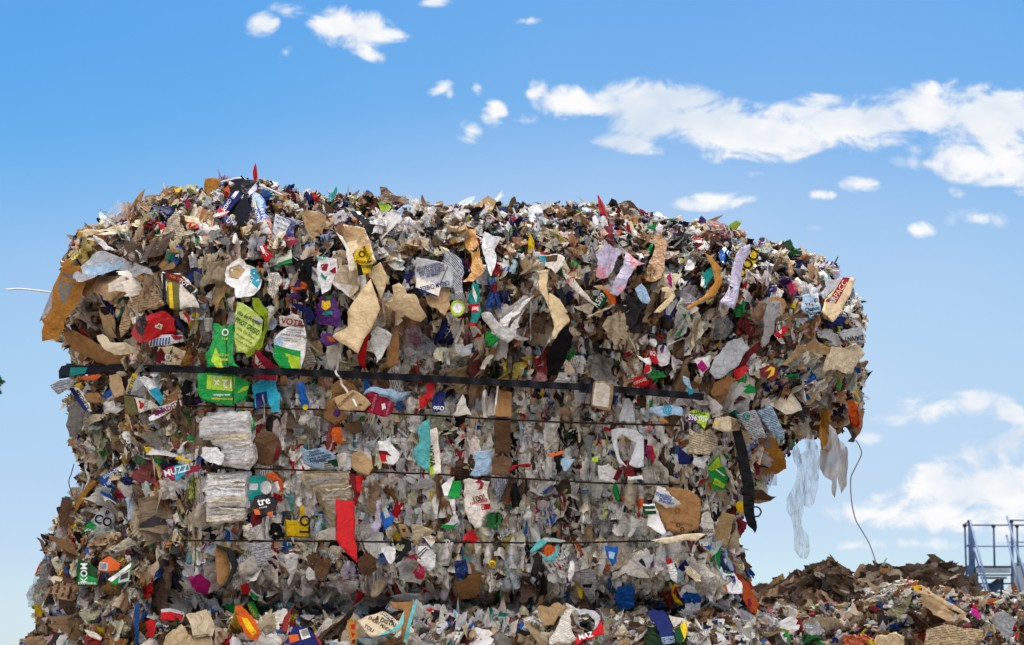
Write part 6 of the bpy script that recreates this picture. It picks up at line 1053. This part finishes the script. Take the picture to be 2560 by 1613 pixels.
hanging('hanging_cloth', [(1225,140),(1290,200),(1330,300),(1400,370),(1405,560),(1395,720),(1345,795),(1318,700),(1305,640),(1303,740),(1285,835),(1258,790),(1255,670),(1190,640),(1145,560),(1140,470),(1150,380),(1215,330)], 4.83, M_RAG, 'white', 'dirty cream cloth rags hanging right of the clear film', 'rag', seed=6)
hanging('ochre_tongue', [(1150,30),(1250,20),(1240,130),(1210,240),(1240,340),(1225,410),(1160,380),(1140,230)], 4.82, M_LEAF, 'ochre', 'ochre board tongue hanging above the dirty cream rags', 'cardboard', seed=7)
hanging('bag_wisp', [(600,660),(640,600),(740,590),(750,720),(700,715),(670,760),(640,730)], 4.8, M_FILM, 'lgrey', 'clear bag corner poking out above the dark pointed board wing', 'plastic film', seed=8)
hanging('white_plume', [(1880+0,-420),(1900,-440),(1890,-380),(1860,-350),(1840,-400)], 4.95, M_LEAF, 'white', 'white tuft at the right end', 'paper', seed=9) if False else None
hanging('orange_shreds', [(1405,0),(1500,-10),(1500,60),(1515,150),(1500,180),(1475,190),(1455,120),(1425,150),(1410,80)], 4.9, M_LEAF, 'red', 'red-orange paper shreds at the lowest tip of the right overhang', 'paper', seed=10)
hanging('dark_tip', [(1370,170),(1430,165),(1480,240),(1470,310),(1450,320),(1400,310),(1440,270),(1420,210)], 4.9, M_PAPER, 'dgrey', 'dark bent tip where the long hanging cord begins', 'foil', seed=11)
cdp = [(1480,300),(1515,360),(1530,430),(1480,540),(1435,640),(1432,760),(1445,900),(1480,1040),(1550,1160),(1610,1270),(1662,1420)]
top(tube('long_string', spline([P(*g(x, y), 4.9 + .01 * i) for i, (x, y) in enumerate(cdp)], 8), .0017, M_CORD), '', 'long thin cord hanging free at the right against the sky', 'string')
top(tube('white_wire', spline([P(15, 724, 4.82), P(50, 722.5, 4.84), P(95, 727, 4.86), P(135, 733, 4.88), P(170, 742, 4.9)], 8), .0024, M_WHITECORD), '', 'stiff white strip sticking out into the sky at the far left', 'strip')
top(tube('white_string', spline([P(553, 455, 4.7), P(575, 450, 4.68), P(602, 446, 4.66), P(640, 460, 4.68), P(670, 472, 4.7), P(705, 488, 4.72)], 8), .0025, M_WHITECORD), '', 'white string stretched over the black box at the highest point', 'string')
top(tube('thin_thread', spline([P(185, 1160, 4.75), P(178, 1185, 4.75), P(172, 1205, 4.75), P(178, 1230, 4.75), P(182, 1240, 4.75)], 6), .0013, M_WIRE), '', 'thin dark thread hanging at the left edge above the lower bale', 'thread')
def fx(x, y): return (700 + x * .28345, 800 + y * .28345)
sp_ = [(490, 450), (500, 480), (535, 520), (545, 570), (580, 610), (610, 660), (650, 710), (675, 765)]
top(tube('knotted_string', spline([on_main(*fx(x, y), .085 + .004 * math.sin(i * 2.)) for i, (x, y) in enumerate(sp_)], 8), .0028, M_WHITECORD), '', 'knotted cream string hanging from the strap over the punched tag', 'string')
sp_ = [(1910, 525), (1922, 560), (1915, 640), (1905, 720), (1900, 830)]
top(tube('white_tape', spline([on_main(*fx(x, y), .06) for x, y in sp_], 8), .0026, M_WHITECORD), '', 'straight white tape hanging from the strap beside the upright brown slab', 'string')
cc = []; 
for i in range(60):
    a = i * .45; cc.append(on_main(1640 + .28345 * (1118 + 42 * math.cos(a)), 620 + .28345 * (890 + 40 * math.sin(a)), .05 + .0004 * i))
top(tube('wire_coil', cc, .0016, M_WIRE, seg=5), '', 'small dark wire coil on the right end of the head', 'wire coil')
# ================================================================== steel stairs and platform far behind
YS = 42.0
def q(x, y, Y=YS): return Vector(P(2280 + x * .15819, 1270 + y * .15819, Y))
base = q(1300, 1500); sroot = empty('access_stairs', (base.x, YS, 0)); tag(sroot, 'blue-grey steel stairs and railed platform rising behind the bales at the right', 'steel stairs')
def bar(name, a, b, r, mat=M_STEEL, n=4):
    o = tube(name, [a, a.lerp(b, .5), b], r, mat, sroot, 8); rebase_child(o, sroot); return o
def boxm(name, x0, x1, y0, y1, Y0, Y1, mat):
    V = [q(x, y, Y) for Y in (Y0, Y1) for x, y in ((x0, y0), (x1, y0), (x1, y1), (x0, y1))]
    o = mesh_obj(name, V, [(0, 1, 2, 3), (7, 6, 5, 4), (0, 4, 5, 1), (1, 5, 6, 2), (2, 6, 7, 3), (3, 7, 4, 0)], mat, sroot); rebase_child(o, sroot); return o
px = .0015
bar('rail', q(820, 272), q(2200, 272), .018); bar('rail', q(850, 607), q(2200, 607), .014)
bar('rail', q(820, 272), q(905, 200, YS + 1.2), .02); bar('rail', q(850, 607), q(955, 540, YS + 1.2), .016)
bar('rail', q(1560, 195, YS + 2), q(2200, 200, YS + 2), .018); bar('rail', q(1540, 540, YS + 2), q(2200, 545, YS + 2), .014)
for x in (835, 1290, 1660): bar('railing_post', q(x, 272), q(x + 15 + (x == 835) * 10, 920 + (x == 835) * 200), .024)
for x, y, b in ((905, 205, 900), (930, 250, 950), (965, 370, 900), (1575, 195, 1000)): bar('railing_post', q(x, y, YS + .8), q(x + 20, b + 300, YS + .8), .034)
for x, y in ((832, 278), (1287, 285), (1658, 285), (1572, 212), (905, 215)):
    V_ = bar('rail_clamp', q(x, y - 22, YS - .06), q(x, y + 26, YS - .06), .045, M_DSTEEL)
bar('handrail', q(915, 205, YS - .1), q(1245, 1440, YS - 4), .024, M_STEEL); bar('handrail', q(975, 640, YS - .2), q(1200, 1440, YS - 4), .02, M_STEEL)
bar('handrail', q(1500, 135, YS - .1), q(1780, 1100, YS - 4), .024, M_STEEL); bar('handrail', q(1495, 435, YS - .1), q(1730, 1400, YS - 4), .024, M_STEEL); bar('handrail', q(1710, 820, YS - .4), q(1790, 1150, YS - 4), .035, M_PLATE)
boxm('platform', 1010, 1560, 915, 950, YS - .5, YS + 2.5, M_DSTEEL); boxm('kick_plate', 1015, 1550, 951, 1030, YS - .6, YS - .5, M_PLATE)
for k, y in enumerate((1050, 1185, 1320)): boxm('stair_tread', 1020 + k * 20, 1600 + k * 30, y, y + 24, YS - 1.2 - k, YS - .2 - k, M_DSTEEL)
boxm('kick_plate', 1080, 1500, 1088, 1125, YS - .9, YS - .8, M_PLATE)
boxm('cabinet', 1590, 2200, 870, 1500, YS + .5, YS + 3, M_PLATE); boxm('cabinet', 860, 985, 905, 1060, YS + .3, YS + 1, M_STEEL)
boxm('column', 1560, 1610, 860, 1500, YS - .1, YS + .2, M_STEEL); boxm('column', 1000, 1050, 940, 1500, YS - .1, YS + .2, M_STEEL); boxm('column', 1390, 1450, 1120, 1500, YS + 1, YS + 1.3, M_STEEL)
bar('brace', q(870, 1140, YS + .5), q(1060, 1330, YS + .5), .16, M_PLATE); bar('brace', q(1220, 1300, YS + .6), q(1400, 1180, YS + .6), .12, M_STEEL)
for k in range(12): boxm('slat', 1085 + k * 27, 1098 + k * 27, 1345, 1500, YS - .3, YS - .2, M_PLATE)
bar('leg', q(1000, 1400), Vector((q(1000, 1400).x, YS, 0)), .1); bar('leg', q(1620, 1400), Vector((q(1620, 1400).x, YS, 0)), .1); bar('leg', q(2150, 1400), Vector((q(2150, 1400).x, YS, 0)), .1)
# low hopper edge peeping over the cardboard bale
hroot = empty('hopper', (float(q(300, 1000).x), YS + 4, 0)); tag(hroot, 'pale blue machine edge peeping over the second cardboard bale', 'machine')
sroot_ = sroot; sroot = hroot
boxm('end_post', 30, 62, 930, 1100, YS + 3.9, YS + 4.1, M_STEEL); boxm('end_post', 580, 606, 940, 1100, YS + 3.9, YS + 4.1, M_STEEL); boxm('top_edge', 62, 580, 975, 1000, YS + 3.95, YS + 4.05, M_PLATE); boxm('side_panel', 640, 860, 1055, 1160, YS + 3.6, YS + 5, M_STEEL); boxm('body_panel', 62, 580, 1001, 1500, YS + 3.95, YS + 5, M_PLATE)
sroot = sroot_
# ================================================================== tree whose outermost leaves reach in at the left
trr = empty('broadleaf_tree', (-6.9, 18.0, 0)); tag(trr, 'green tree whose leaf tip just enters at the left edge', 'tree')
tp = [Vector((-6.9, 18, 0)), Vector((-6.85, 18, 1.5)), Vector((-6.95, 18, 3.0)), Vector((-6.9, 18, 4.6))]
rebase_child(tube('trunk', tp, .16, M_BARK, trr, 10, taper=True), trr)
rr = np.random.default_rng(5); n = 2600; dirs = unit(rr.normal(size=(n, 3))); ce = np.array([-6.9, 18, 4.6]) + dirs * (rr.random((n, 1)) ** .4) * np.array([1.35, 1.35, 1.5]) * (1 + .25 * np.sin(dirs[:, :1] * 7) * np.cos(dirs[:, 2:] * 6))
tipc = np.array(P(0, 957, 18.0)); tip = tipc + rr.normal(size=(14, 3)) * np.array([.022, .03, .04]) + np.array([-.03, 0, 0]); ce = ce[ce[:, 0] < tipc[0] - .12]; ce = np.concatenate([ce, tip]); n = len(ce)
V, uv, _ = scraps(rr, ce, unit(rr.normal(size=(n, 3))), np.where(np.arange(n) < n - 14, .13, .05), np.full(n, 1.8), np.full(n, .1), 4, rr.normal(size=n) * .5, np.full(n, .1))
o = mesh_obj('crown', V.reshape(-1, 3), quads(4, n), M_LEAFG, trr); rebase_child(o, trr)
rebase_child(tube('limb', spline([(-6.9, 18, 2.6), (-6.2, 18, 3.3), (float(tipc[0]) - .25, 18, float(tipc[2]) - .1), (float(tipc[0]) - .03, 18, float(tipc[2]))], 8), .05, M_BARK, trr, 8, taper=True), trr)
